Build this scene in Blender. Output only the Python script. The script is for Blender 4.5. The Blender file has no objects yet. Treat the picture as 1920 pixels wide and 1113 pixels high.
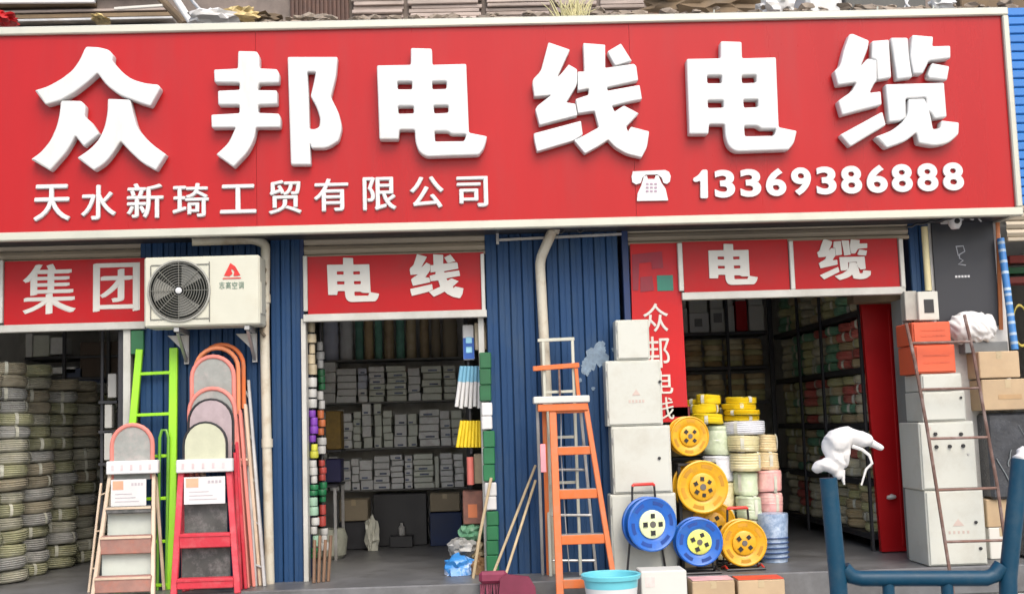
import bpy, bmesh, math, random
from mathutils import Vector, Matrix, noise
random.seed(7)
S = bpy.context.scene
C = S.collection

# ---------------------------------------------------------------- camera
FPX, PW, PH = 2250.0, 1920.0, 1113.0
CAM = Vector((0.0, -8.65, 1.25))
_p, _r, _a = (math.radians(v) for v in (6.0, 1.75, 1.8))
FWD = Vector((math.sin(_a)*math.cos(_p), math.cos(_a)*math.cos(_p), math.sin(_p)))
_rt = Vector((math.cos(_a), -math.sin(_a), 0)); _up = _rt.cross(FWD)
RT = _rt*math.cos(_r) - _up*math.sin(_r)
UP = _rt*math.sin(_r) + _up*math.cos(_r)
cd = bpy.data.cameras.new('camera'); cam = bpy.data.objects.new('camera', cd); C.objects.link(cam)
m = Matrix((RT, UP, -FWD)).transposed().to_4x4(); m.translation = CAM; cam.matrix_world = m
cd.sensor_width = 36; cd.lens = FPX/PW*36; cd.clip_end = 500; cd.clip_start = 0.05
S.camera = cam

# ---------------------------------------------------------------- light
w = bpy.data.worlds.new('World'); S.world = w; w.use_nodes = True
nt = w.node_tree; bg = nt.nodes['Background']
sky = nt.nodes.new('ShaderNodeTexSky'); sky.sky_type = 'NISHITA'; sky.sun_disc = False
SUNV = Vector((0.25, -0.85, 1.0)).normalized()
sky.sun_elevation = math.asin(SUNV.z); sky.sun_rotation = math.atan2(SUNV.x, SUNV.y)
sky.air_density = 1.0; sky.dust_density = 4.0; sky.ozone_density = 1.0
nt.links.new(sky.outputs[0], bg.inputs[0]); bg.inputs[1].default_value = 0.15
sd = bpy.data.lights.new('sun', 'SUN'); sd.energy = 1.0; sd.angle = math.radians(40); sd.color = (1, .965, .91)
so = bpy.data.objects.new('sun', sd); C.objects.link(so)
so.rotation_euler = SUNV.to_track_quat('Z', 'Y').to_euler(); so.location = (3, -8, 12)
vs = S.view_settings; vs.view_transform = 'Standard'; vs.look = 'None'; vs.gamma = 1; vs.exposure = 0.85
try: vs.use_curve_mapping = False
except Exception: pass
S.cycles.use_denoising = True
S.cycles.max_bounces = 8; S.cycles.diffuse_bounces = 5

# ---------------------------------------------------------------- pixel <-> place
def at(px, py, Y):
    d = FWD + RT*((px-PW/2)/FPX) + UP*((PH/2-py)/FPX)
    return CAM + d*((Y-CAM.y)/d.y)
def gr(px, py, Z):
    d = FWD + RT*((px-PW/2)/FPX) + UP*((PH/2-py)/FPX)
    return CAM + d*((Z-CAM.z)/d.z)
def rect(x0, y0, x1, y1, Y):
    xm, ym = (x0+x1)/2, (y0+y1)/2
    return at(x0, ym, Y).x, at(x1, ym, Y).x, at(xm, y1, Y).z, at(xm, y0, Y).z   # X0,X1,Z0,Z1

# ---------------------------------------------------------------- materials
MATS = {}
def mat(name, col, rough=0.6, metal=0.0, var=0.25, scale=6.0, bump=0.0, dirt=None, dirt_amt=0.35, dirt_scale=2.5,
        spec=0.5, alpha=1.0, trans=0.0, stretch=(1, 1, 1), coat=0.0):
    if name in MATS: return MATS[name]
    m = bpy.data.materials.new(name); m.use_nodes = True; n = m.node_tree; N = n.nodes; L = n.links
    b = N['Principled BSDF']
    tc = N.new('ShaderNodeTexCoord'); oi = N.new('ShaderNodeObjectInfo')
    mp = N.new('ShaderNodeMapping'); mp.inputs['Scale'].default_value = stretch
    L.new(tc.outputs['Object'], mp.inputs[0])
    nz = N.new('ShaderNodeTexNoise'); nz.noise_dimensions = '4D'; nz.inputs['Scale'].default_value = scale
    nz.inputs['Detail'].default_value = 6; nz.inputs['Roughness'].default_value = .65
    mu = N.new('ShaderNodeMath'); mu.operation = 'MULTIPLY'; mu.inputs[1].default_value = 37.0
    L.new(oi.outputs['Random'], mu.inputs[0]); L.new(mu.outputs[0], nz.inputs['W']); L.new(mp.outputs[0], nz.inputs['Vector'])
    mr = N.new('ShaderNodeMapRange'); mr.inputs[1].default_value = .3; mr.inputs[2].default_value = .7
    mr.inputs[3].default_value = 1-var; mr.inputs[4].default_value = 1+var*.6
    L.new(nz.outputs[0], mr.inputs[0])
    mx = N.new('ShaderNodeVectorMath'); mx.operation = 'SCALE'; mx.inputs[0].default_value = col[:3]
    L.new(mr.outputs[0], mx.inputs['Scale'])
    out = mx.outputs[0]
    rnd = N.new('ShaderNodeMapRange'); rnd.inputs[3].default_value = 1-var*.5; rnd.inputs[4].default_value = 1+var*.35
    L.new(oi.outputs['Random'], rnd.inputs[0])
    m2 = N.new('ShaderNodeVectorMath'); m2.operation = 'SCALE'; L.new(out, m2.inputs[0]); L.new(rnd.outputs[0], m2.inputs['Scale']); out = m2.outputs[0]
    if dirt:
        nd = N.new('ShaderNodeTexNoise'); nd.noise_dimensions = '4D'; nd.inputs['Scale'].default_value = dirt_scale; nd.inputs['Detail'].default_value = 9
        nd.inputs['Roughness'].default_value = .72
        L.new(mp.outputs[0], nd.inputs['Vector']); L.new(mu.outputs[0], nd.inputs['W'])
        r2 = N.new('ShaderNodeMapRange'); r2.inputs[1].default_value = .48; r2.inputs[2].default_value = .72; r2.inputs[3].default_value = 0; r2.inputs[4].default_value = dirt_amt*1.6
        L.new(nd.outputs[0], r2.inputs[0])
        mi = N.new('ShaderNodeMix'); mi.data_type = 'RGBA'; L.new(r2.outputs[0], mi.inputs[0]); L.new(out, mi.inputs[6]); mi.inputs[7].default_value = (*dirt, 1)
        out = mi.outputs[2]
    L.new(out, b.inputs['Base Color'])
    rr = N.new('ShaderNodeMapRange'); rr.inputs[1].default_value = .3; rr.inputs[2].default_value = .7
    rr.inputs[3].default_value = max(.03, rough*.8); rr.inputs[4].default_value = min(1, rough*1.2); L.new(nz.outputs[0], rr.inputs[0]); L.new(rr.outputs[0], b.inputs['Roughness'])
    b.inputs['Metallic'].default_value = metal; b.inputs['Specular IOR Level'].default_value = spec
    b.inputs['Alpha'].default_value = alpha; b.inputs['Transmission Weight'].default_value = trans
    b.inputs['Coat Weight'].default_value = coat
    if bump:
        bp = N.new('ShaderNodeBump'); bp.inputs['Strength'].default_value = bump; bp.inputs['Distance'].default_value = .01
        L.new(nz.outputs[0], bp.inputs['Height']); L.new(bp.outputs[0], b.inputs['Normal'])
    MATS[name] = m; return m

RED = mat('sign_red', (.37, .006, .008), .30, var=.09, scale=1.1, dirt=(.27, .03, .03), dirt_amt=.22, dirt_scale=1.6, spec=.30, stretch=(2.2, 1, .35))
RED2 = mat('door_sign_red', (.38, .005, .008), .45, var=.1, scale=2, spec=.25, dirt=(.2, .03, .03), dirt_amt=.3)
REDP = mat('banner_red', (.44, .012, .014), .5, spec=.25, var=.12, scale=2, dirt=(.32, .02, .03), dirt_amt=.5)
REDDOOR = mat('red_door', (.36, .006, .008), .4, var=.12, scale=2, spec=.25)
WHITE = mat('letter_white', (.60, .61, .605), .4, var=.04, scale=3, spec=.3, dirt=(.44, .41, .33), dirt_amt=.28, dirt_scale=3, stretch=(2, 1, .5))
WHITEF = mat('flat_white', (.56, .55, .50), .5, var=.08, scale=5)
ALU = mat('sign_aluminium', (.50, .50, .42), .38, .3, var=.15, scale=2.5, dirt=(.4, .38, .3), dirt_amt=.3)
ALU2 = mat('frame_white', (.48, .48, .44), .5, .1, var=.15, scale=4, dirt=(.3, .28, .22), dirt_amt=.35)
BLUE = mat('blue_cladding', (.014, .050, .130), .55, spec=.22, var=.18, scale=3, dirt=(.045, .07, .10), dirt_amt=.45, dirt_scale=3, bump=.05, stretch=(1, 1, .35))
BLUED = mat('blue_dark', (.012, .03, .10), .6, var=.3, scale=5)
BLUEF = mat('blue_fascia', (.02, .16, .48), .5, var=.1, scale=4)
SHUT = mat('shutter_beige', (.38, .33, .25), .55, .15, var=.2, scale=5, dirt=(.12, .10, .08), dirt_amt=.5, stretch=(.4, 1, 3))
CONC = mat('concrete', (.36, .355, .34), .8, var=.25, scale=5, bump=.3, dirt=(.12, .11, .10), dirt_amt=.5, dirt_scale=3)
FLOOR = mat('shop_floor', (.125, .127, .13), .42, var=.35, scale=3, bump=.15, dirt=(.06, .058, .055), dirt_amt=.6, dirt_scale=2)
WALLD = mat('shop_wall', (.60, .59, .56), .85, var=.2, scale=2, dirt=(.2, .19, .17), dirt_amt=.4)
PVC = mat('pvc_pipe', (.50, .47, .38), .45, var=.1, scale=5, dirt=(.28, .19, .10), dirt_amt=.55, dirt_scale=5)
ACW = mat('ac_white', (.50, .50, .41), .45, var=.06, scale=4, dirt=(.42, .38, .28), dirt_amt=.3)
ACG = mat('ac_grille', (.13, .13, .115), .5, .1, var=.15)
BLACK = mat('black_plastic', (.018, .018, .02), .45, var=.2)
DARKM = mat('dark_metal', (.05, .05, .055), .5, .4, var=.3, scale=8)
STEEL = mat('steel', (.46, .46, .45), .4, .6, var=.2, scale=6, dirt=(.2, .15, .1), dirt_amt=.3)
CAB = mat('cabinet_grey', (.50, .51, .455), .45, var=.03, scale=1.5, dirt=(.36, .33, .26), dirt_amt=.28, dirt_scale=5)
ORANGE = mat('ladder_orange', (.58, .135, .028), .45, var=.12, scale=6, dirt=(.34, .15, .08), dirt_amt=.5, dirt_scale=12)
ORANGEB = mat('orange_carton', (.60, .10, .04), .6, var=.1, scale=5)
GREEN = mat('ladder_green', (.28, .62, .015), .4, var=.1, scale=5)
GREEND = mat('dark_green', (.012, .10, .035), .5, var=.25, scale=8)
PINK = mat('hoop_pink', (.62, .21, .17), .45, var=.12, scale=6)
CREAM = mat('rail_cream', (.58, .46, .34), .45, var=.15, scale=7, dirt=(.3, .2, .12), dirt_amt=.4)
LRED = mat('ladder_red', (.48, .022, .04), .42, var=.12, scale=6, dirt=(.55, .2, .2), dirt_amt=.25, dirt_scale=9)
MESHG = mat('backrest_grey', (.27, .28, .26), .7, var=.2, scale=14, dirt=(.45, .35, .33), dirt_amt=.4, dirt_scale=10)
TREADG = mat('tread_grey', (.07, .075, .07), .7, var=.4, scale=10, dirt=(.3, .28, .28), dirt_amt=.35, dirt_scale=12)
TREADP = mat('tread_pinkish', (.28, .15, .12), .7, var=.3, scale=10, dirt=(.45, .12, .06), dirt_amt=.35, dirt_scale=9)
PALE = mat('pale_panel', (.52, .56, .50), .6, var=.12, scale=6)
CARD = mat('carton_brown', (.42, .31, .19), .8, var=.15, scale=6, dirt=(.36, .24, .13), dirt_amt=.35, bump=.1)
CARDD = mat('carton_dull', (.30, .25, .17), .8, var=.15, scale=6)
PAPER = mat('paper_white', (.58, .58, .57), .7, var=.06, scale=6)
CARDW = mat('carton_white', (.54, .55, .51), .7, var=.06, scale=5, dirt=(.6, .5, .45), dirt_amt=.25)
YEL = mat('reel_yellow', (.68, .36, .010), .38, var=.08, scale=6, dirt=(.40, .20, .03), dirt_amt=.45, dirt_scale=14)
YELC = mat('cable_yellow', (.78, .60, .02), .5, var=.15, scale=9)
RBLUE = mat('reel_blue', (.014, .12, .50), .38, var=.15, scale=6, dirt=(.05, .14, .32), dirt_amt=.5, dirt_scale=14)
LABY = mat('reel_label', (.70, .75, .16), .5, var=.25, scale=14)
LABW = mat('reel_label_pale', (.66, .72, .42), .5, var=.25, scale=14)
GRIP = mat('red_grip', (.62, .03, .02), .45, var=.1)
CYAN = mat('bucket_cyan', (.13, .50, .58), .35, var=.08, scale=4)
MAROON = mat('maroon_plastic', (.17, .02, .05), .5, var=.25, scale=6)
BAMB = mat('wood_stick', (.42, .33, .20), .6, var=.3, scale=12, stretch=(1, 1, .2))
RUST = mat('rusty_iron', (.16, .09, .07), .65, .3, var=.4, scale=12, dirt=(.35, .30, .28), dirt_amt=.4, dirt_scale=8)
CART = mat('cart_blue', (.004, .046, .088), .42, spec=.3, var=.15, scale=6, dirt=(.05, .08, .10), dirt_amt=.25, dirt_scale=22)
CLOTH = mat('cloth_white', (.60, .59, .57), .85, var=.1, scale=9, bump=.4)
POSTER = mat('poster_black', (.022, .024, .030), .5, var=.15)
ORST = mat('orange_strip', (.38, .12, .03), .6, var=.25, scale=9)
PLAS = mat('clear_plastic', (.62, .68, .74), .25, var=.15, scale=12, alpha=.55)
WOODG = mat('weathered_board', (.42, .35, .31), .85, var=.35, scale=8, bump=.4, stretch=(.25, 1, 1.6), dirt=(.16, .12, .08), dirt_amt=.45)
TARP = mat('brown_tarp', (.17, .12, .07), .8, var=.4, scale=5, bump=.4)
COILS = [mat('coil_'+n, tuple(v*1.12 for v in c), .42, var=.25, scale=14, dirt=d, dirt_amt=.3, dirt_scale=18) for n, c, d in (
    ('cream', (.52, .49, .36), (.66, .65, .60)), ('yellow_green', (.44, .43, .22), (.6, .6, .5)), ('grey', (.44, .44, .40), (.62, .62, .6)),
    ('tan', (.42, .34, .20), (.55, .5, .4)), ('green', (.16, .34, .22), (.45, .5, .36)), ('red', (.46, .12, .10), (.5, .38, .26)), ('brown', (.36, .27, .15), (.5, .4, .28)))]

# ---------------------------------------------------------------- mesh building
class MB:
    def __init__(s): s.bm = bmesh.new(); s.smooth = False
    def box(s, x0, x1, y0, y1, z0, z1, bev=0.0, rot=None, about=None):
        r = bmesh.ops.create_cube(s.bm, size=1.0)
        vs_ = r['verts']
        for v in vs_:
            v.co = Vector(((x0+x1)/2+v.co.x*(x1-x0), (y0+y1)/2+v.co.y*(y1-y0), (z0+z1)/2+v.co.z*(z1-z0)))
        if rot is not None:
            c = Vector(about) if about is not None else Vector(((x0+x1)/2, (y0+y1)/2, (z0+z1)/2))
            for v in vs_: v.co = c + rot @ (v.co - c)
        if bev > 0:
            es = list({e for v in vs_ for e in v.link_edges})
            bmesh.ops.bevel(s.bm, geom=es, offset=bev, segments=1, affect='EDGES', profile=.7)
        return s
    def bar(s, p, q, wx, wy, bev=0.0, side=None):
        """rectangular bar from p to q; wx = width along world X-ish side, wy the other way"""
        p, q = Vector(p), Vector(q); d = (q-p).normalized()
        sx = Vector(side) if side else Vector((1, 0, 0))
        if abs(d.dot(sx)) > .9: sx = Vector((0, 0, 1))
        sy = d.cross(sx).normalized(); sx = sy.cross(d).normalized()
        V = []
        for c in (p, q):
            for a, b in ((-1, -1), (1, -1), (1, 1), (-1, 1)): V.append(s.bm.verts.new(c+sx*a*wx/2+sy*b*wy/2))
        F = [(0, 3, 2, 1), (4, 5, 6, 7), (0, 1, 5, 4), (1, 2, 6, 5), (2, 3, 7, 6), (3, 0, 4, 7)]
        fs = [s.bm.faces.new([V[i] for i in f]) for f in F]
        if bev: bmesh.ops.bevel(s.bm, geom=list({e for f in fs for e in f.edges}), offset=bev, segments=1, affect='EDGES')
        return s
    def tube(s, pts, r, seg=10, cap=True, flat=1.0, r_end=None):
        s.smooth = True; pts = [Vector(p) for p in pts]; n = len(pts); rings = []; pn = None
        for i, p in enumerate(pts):
            d = (pts[min(i+1, n-1)]-pts[max(i-1, 0)]).normalized()
            if pn is None: pn = Vector((0, 1, 0)) if abs(d.y) < .9 else Vector((1, 0, 0))
            b = d.cross(pn).normalized(); a = b.cross(d).normalized(); pn = a
            rr = r if r_end is None else r+(r_end-r)*i/(n-1)
            rings.append([s.bm.verts.new(p+(a*math.cos(t)*flat+b*math.sin(t))*rr) for t in (2*math.pi*k/seg for k in range(seg))])
        for i in range(n-1):
            for k in range(seg):
                s.bm.faces.new((rings[i][k], rings[i][(k+1) % seg], rings[i+1][(k+1) % seg], rings[i+1][k]))
        if cap: s.bm.faces.new(rings[0]); s.bm.faces.new(rings[-1])
        return s
    def lathe(s, prof, c=(0, 0, 0), axis='Z', seg=24, closed=False):
        s.smooth = True; c = Vector(c); rings = []
        for r, h in prof:
            ring = []
            for k in range(seg):
                t = 2*math.pi*k/seg; a, b = r*math.cos(t), r*math.sin(t)
                v = {'Z': (a, b, h), 'Y': (a, h, b), 'X': (h, a, b)}[axis]
                ring.append(s.bm.verts.new(c+Vector(v)))
            rings.append(ring)
        m_ = len(rings)
        for i in range(m_ if closed else m_-1):
            A, B = rings[i], rings[(i+1) % m_]
            for k in range(seg): s.bm.faces.new((A[k], A[(k+1) % seg], B[(k+1) % seg], B[k]))
        if not closed:
            for rg, (r, h) in ((rings[0], prof[0]), (rings[-1], prof[-1])):
                if r > 1e-5: s.bm.faces.new(rg)
        return s
    def prism(s, poly, y0, y1):
        """poly: (x,z) points; extruded from y0 to y1"""
        a = [s.bm.verts.new((x, y0, z)) for x, z in poly]; b = [s.bm.verts.new((x, y1, z)) for x, z in poly]
        s.bm.faces.new(a); s.bm.faces.new(b[::-1]); n = len(a)
        for i in range(n): s.bm.faces.new((a[i], b[i], b[(i+1) % n], a[(i+1) % n]))
        return s
    def blob(s, c, rx, ry, rz, amp=.15, sub=3, seed=0, freq=3.0):
        s.smooth = True; r = bmesh.ops.create_icosphere(s.bm, subdivisions=sub, radius=1.0)
        for v in r['verts']:
            d = v.co.normalized(); k = 1+amp*noise.noise(d*freq+Vector((seed*3.1, seed, 0)))*2
            v.co = Vector(c)+Vector((d.x*rx, d.y*ry, d.z*rz))*k
        return s
    def mesh(s, name):
        bmesh.ops.recalc_face_normals(s.bm, faces=s.bm.faces)
        me = bpy.data.meshes.new(name); s.bm.to_mesh(me); s.bm.free()
        if s.smooth:
            me.shade_smooth()
            try: me.set_sharp_from_angle(angle=math.radians(38))
            except Exception: pass
        return me

def root_offset(o):
    v = Vector((0, 0, 0))
    while o is not None: v += o.location; o = o.parent
    return v
def tag(o, label=None, cat=None, group=None, kind=None):
    if label: o['label'] = label
    if cat: o['category'] = cat
    if group: o['group'] = group
    if kind: o['kind'] = kind
    return o
def link(name, me, mt, parent=None, local=False):
    if mt is not None and not me.materials: me.materials.append(mt)
    o = bpy.data.objects.new(name, me); C.objects.link(o)
    if parent:
        o.parent = parent
        if not local: me.transform(Matrix.Translation(-root_offset(parent)))
    return o
def obj(name, mb, mt, parent=None, local=False): return link(name, mb.mesh(name), mt, parent, local)
def thing(name, label, cat, loc=(0, 0, 0), group=None, rot=(0, 0, 0)):
    o = bpy.data.objects.new(name, None); C.objects.link(o); o.location = loc; o.rotation_euler = rot
    o.empty_display_size = .1
    return tag(o, label, cat, group)
def solo(name, mb, mt, label, cat, group=None):
    """single mesh thing with origin at its base"""
    me = mb.mesh(name)
    xs = [v.co for v in me.vertices]
    c = Vector(((min(v.x for v in xs)+max(v.x for v in xs))/2, (min(v.y for v in xs)+max(v.y for v in xs))/2, min(v.z for v in xs)))
    me.transform(Matrix.Translation(-c)); o = link(name, me, mt); o.location = c
    return tag(o, label, cat, group)
def struct(name, mb, mt): return tag(obj(name, mb, mt), kind='structure')
ORD = ['lowest', 'second', 'third', 'fourth', 'fifth', 'sixth', 'seventh', 'eighth', 'ninth', 'tenth', 'eleventh', 'twelfth', 'thirteenth', 'fourteenth', 'fifteenth', 'sixteenth', 'seventeenth', 'eighteenth', 'nineteenth', 'twentieth', 'twenty-first', 'twenty-second', 'twenty-third', 'twenty-fourth', 'twenty-fifth', 'twenty-sixth', 'twenty-seventh', 'twenty-eighth', 'twenty-ninth', 'thirtieth']
ORD1 = ['first'] + ORD[1:]

# ---------------------------------------------------------------- characters
def zc(pts, ox, oy, sc): return [(ox+x/sc, oy+y/sc) for x, y in pts]
GL = {}
GL['zhong'] = [zc(p, 40, 70, 4.123) for p in (
 [(505,75),(600,78),(680,100),(712,140),(705,185),(770,262),(850,325),(960,358),(1060,368),(1078,395),(1000,535),(930,515),(860,488),(760,450),(660,375),(590,280),(520,345),(420,425),(310,490),(190,525),(105,412),(200,385),(310,325),(400,255),(455,175),(490,95)],
 [(302,487),(460,490),(495,530),(488,612),(540,655),(600,745),(480,845),(415,760),(385,820),(340,895),(220,1030),(70,942),(150,885),(220,800),(270,690),(295,580)],
 [(668,475),(842,482),(865,590),(895,700),(960,780),(1040,850),(1120,905),(1040,1030),(930,970),(840,885),(767,805),(700,910),(640,980),(560,1030),(430,932),(530,865),(600,790),(645,690),(665,580)])]
GL['bang'] = [zc(p, 380, 70, 4.123) for p in (
 [(275,108),(420,112),(440,150),(440,242),(575,248),(595,290),(590,355),(438,358),(425,410),(575,412),(578,520),(430,525),(430,585),(592,592),(605,640),(600,700),(415,700),(400,790),(350,890),(240,1005),(104,908),(200,820),(255,700),(70,702),(66,600),(285,588),(285,525),(120,525),(118,415),(285,408),(285,355),(92,352),(87,252),(272,243)],)]
GL['bang'].append(zc([(655,150),(1042,150),(1030,300),(990,460),(1050,580),(1078,700),(1050,800),(960,858),(840,858),(828,820),(835,985),(680,985)], 380, 70, 4.123))
GLH = {'bang': {1: [zc([(808,268),(873,268),(855,360),(832,455),(880,540),(908,630),(900,690),(870,708),(824,706),(820,480)], 380, 70, 4.123)]}}
GL['dian'] = [zc([(402,92),(578,97),(582,232),(865,224),(888,798),(1040,828),(1015,930),(970,985),(530,1000),(470,960),(440,880),(435,775),(308,775),(300,855),(140,855),(118,237),(402,232)], 680, 70, 4.454)]
GLH['dian'] = {0: [zc(p, 680, 70, 4.454) for p in (
 [(290,372),(412,372),(412,437),(292,437)], [(580,372),(700,370),(700,432),(582,437)], [(295,577),(425,577),(427,637),(298,640)], [(592,572),(715,570),(715,632),(598,638)],
 [(600,787),(710,787),(740,812),(866,812),(848,868),(605,872)])]}
GL['xian'] = [zc(p, 980, 60, 4.454) for p in (
 [(215,88),(395,150),(290,378),(322,350),(385,272),(455,315),(455,440),(420,500),(365,590),(440,600),(458,698),(140,780),(105,650),(120,620),(235,530),(97,542),(80,430),(87,395),(150,330)],
 [(92,845),(488,740),(503,855),(430,905),(120,998),(97,900)],
 [(505,92),(690,107),(690,300),(930,265),(950,285),(966,405),(705,462),(710,490),(978,442),(998,562),(862,588),(746,618),(768,664),(846,614),(972,680),(865,790),(880,832),(905,790),(1058,830),(1040,960),(995,1048),(870,1018),(770,960),(715,900),(640,950),(520,1016),(428,905),(510,865),(636,795),(600,660),(462,680),(442,560),(550,525),(552,472),(459,490),(459,330),(515,330)],
 [(707,165),(820,98),(913,245),(850,262),(772,285),(740,230)])]
GL['lan'] = [zc(p, 1550, 50, 4.452) for p in (
 [(187,68),(215,62),(352,120),(343,185),(285,330),(340,268),(415,285),(418,455),(395,480),(358,555),(450,542),(458,655),(127,742),(92,622),(210,540),(245,470),(92,492),(60,375),(110,330),(140,200)],
 [(380,118),(522,107),(543,425),(426,447),(416,280),(375,262)],
 [(532,93),(678,93),(690,255),(716,425),(587,443),(548,180)],
 [(712,72),(888,87),(880,167),(1030,162),(1032,268),(852,290),(800,395),(722,398),(692,250)],
 [(880,302),(1028,330),(1008,448),(855,430),(842,400)],
 [(490,482),(980,468),(1003,755),(900,772),(872,720),(832,700),(830,592),(660,602),(663,758),(620,788),(520,798)],
 [(680,607),(815,602),(850,690),(870,770),(885,858),(945,850),(955,785),(1103,802),(1098,900),(1020,975),(900,1000),(765,975),(745,888),(660,958),(500,1016),(403,922),(540,870),(630,800),(672,735)],
 [(112,902),(468,708),(498,820),(200,1001)])]
def rounded(P, d=3.2):
    out = []; n = len(P)
    for i in range(n):
        a, b, c = (Vector(P[(i+k) % n]) for k in (-1, 0, 1)); u, v = a-b, c-b
        if u.length < 1e-6 or v.length < 1e-6: continue
        bend = math.pi-u.angle(v)
        k = min(d if bend > .7 else d*3, u.length*.42, v.length*.42); p0, p2 = b+u.normalized()*k, b+v.normalized()*k
        for q in range(4): s_ = q/3; w_ = p0*(1-s_)**2+b*2*s_*(1-s_)+p2*s_*s_; out.append((w_.x, w_.y))
    return out
def poly_char(name, key, Y, depth, mt, parent, box=None, bev=.011, alt=.0):
    """solid character standing on plane Y (front face), depth behind it; box=(x0,y0,x1,y1) in photo pixels refits it"""
    pts = [p for g in GL[key] for p in g]
    bx0, bx1 = min(p[0] for p in pts), max(p[0] for p in pts); by0, by1 = min(p[1] for p in pts), max(p[1] for p in pts)
    def f(p):
        if box: p = (box[0]+(p[0]-bx0)/(bx1-bx0)*(box[2]-box[0]), box[1]+(p[1]-by0)/(by1-by0)*(box[3]-box[1]))
        v = at(p[0], p[1], Y); return v.x, v.z
    allm = bmesh.new()
    for i, g in enumerate(GL[key]):
        cu = bpy.data.curves.new('c', 'CURVE'); cu.dimensions = '2D'; cu.fill_mode = 'BOTH'
        dy = alt*((i*2) % 3)
        bev = min(bev, .007) if key == 'xian' else bev
        K = 20.0; cu.extrude = K*(depth/2-dy/2); cu.bevel_depth = K*bev; cu.bevel_resolution = 2; cu.offset = -bev*K
        q0 = f(g[0])
        for lp in [g] + GLH.get(key, {}).get(i, []):
            q = [f(p) for p in rounded(lp, 2.2 if key == 'xian' else 3.2)]; sp = cu.splines.new('POLY'); sp.points.add(len(q)-1)
            for k, (x, z) in enumerate(q): sp.points[k].co = ((x-q0[0])*K, (z-q0[1])*K, 0, 1)
            sp.use_cyclic_u = True
        o = bpy.data.objects.new('c', cu); C.objects.link(o); bpy.context.view_layer.update()
        me = bpy.data.meshes.new_from_object(o.evaluated_get(bpy.context.evaluated_depsgraph_get()))
        me.transform(Matrix(((1/K, 0, 0, q0[0]), (0, 0, -1/K, Y+depth/2+dy/2), (0, 1/K, 0, q0[1]), (0, 0, 0, 1))))
        allm.from_mesh(me); bpy.data.meshes.remove(me); bpy.data.objects.remove(o); bpy.data.curves.remove(cu)
    me = bpy.data.meshes.new(name); allm.to_mesh(me); allm.free(); me.shade_smooth(); me.set_sharp_from_angle(angle=math.radians(50))
    return link(name, me, mt, parent)
def glyph(name, ch, bx, Y, depth, mt, parent, bold=.03, bev=0.0):
    """printed or cut-out character filling pixel box bx on plane Y"""
    cu = bpy.data.curves.new('t', 'FONT'); cu.body = ch; cu.extrude = .05; cu.resolution_u = 4
    if bold < 0: cu.offset = -bold; bold = 0; cu.resolution_u = 6
    o = bpy.data.objects.new('t', cu); C.objects.link(o); bpy.context.view_layer.update()
    me = bpy.data.meshes.new_from_object(o.evaluated_get(bpy.context.evaluated_depsgraph_get()))
    bpy.data.objects.remove(o); bpy.data.curves.remove(cu)
    me.materials.clear()
    X0, X1, Z0, Z1 = rect(*bx, Y)
    sh = (at(bx[2], (bx[1]+bx[3])/2, Y).z-at(bx[0], (bx[1]+bx[3])/2, Y).z)
    if bold:
        bm2 = bmesh.new()
        for q, (dx, dy) in enumerate(((0, 0), (1, .3), (-1, -.3), (.3, -1), (-.3, 1), (.7, .7), (-.7, -.7), (.7, -.7), (-.7, .7))):
            m2 = me.copy(); m2.transform(Matrix.Translation((dx*bold*.9, dy*bold*.75, -.0012*q*.05/max(depth, .004)*4))); bm2.from_mesh(m2); bpy.data.meshes.remove(m2)
        bm2.to_mesh(me); bm2.free()
    xs = [v.co.x for v in me.vertices]; ys = [v.co.y for v in me.vertices]
    a, b, c, d = min(xs), max(xs), min(ys), max(ys)
    for v in me.vertices:
        u, t, z = (v.co.x-a)/(b-a), (v.co.y-c)/(d-c), v.co.z/.05
        v.co = (X0+u*(X1-X0), Y+depth/2-z*depth/2, Z0+t*(Z1-Z0)+0*sh)
    return link(name, me, mt, parent)

# ================================================================ THE SETTING
FZ = 0.19                                   # shop floor height above the street
g = MB(); g.box(-60, 60, -80, 40, -.3, 0); struct('ground', g, CONC)
g = MB(); g.box(-9, 9, -.43, 5.3, .004, FZ, .008); struct('shop_floor', g, FLOOR)

bld = thing('shop_building', 'row of ground-floor shops with blue corrugated metal piers between open doorways', 'building', (0, 0, FZ))
def X(px, py=700, Y=0): return at(px, py, Y).x
def Z(px, py, Y=0): return at(px, py, Y).z
def part(name, mt, x0, x1, y0, y1, z0, z1, bev=0, par=bld): g = MB(); g.box(x0, x1, y0, y1, z0, z1, bev); return obj(name, g, mt, par)
CEIL = 2.95
part('back_wall', WALLD, -9, 9, 5.0, 5.2, FZ, CEIL)
part('ceiling', mat('ceiling_white', (.72, .72, .70), .8, var=.1), -9, 9, .22, 5.2, CEIL, CEIL+.15)
XP = [-4.35, X(380), X(1045), X(1790), 6.2]
for xp in (XP[0], XP[1], XP[2], XP[3], XP[4]):
    part('partition_wall', WALLD, xp-.1, xp+.1, .24, 5.0, FZ, CEIL)
part('upper_wall', WALLD, -9, 9, .16, .22, 2.62, 4.06)
HEAD = 2.9
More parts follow.
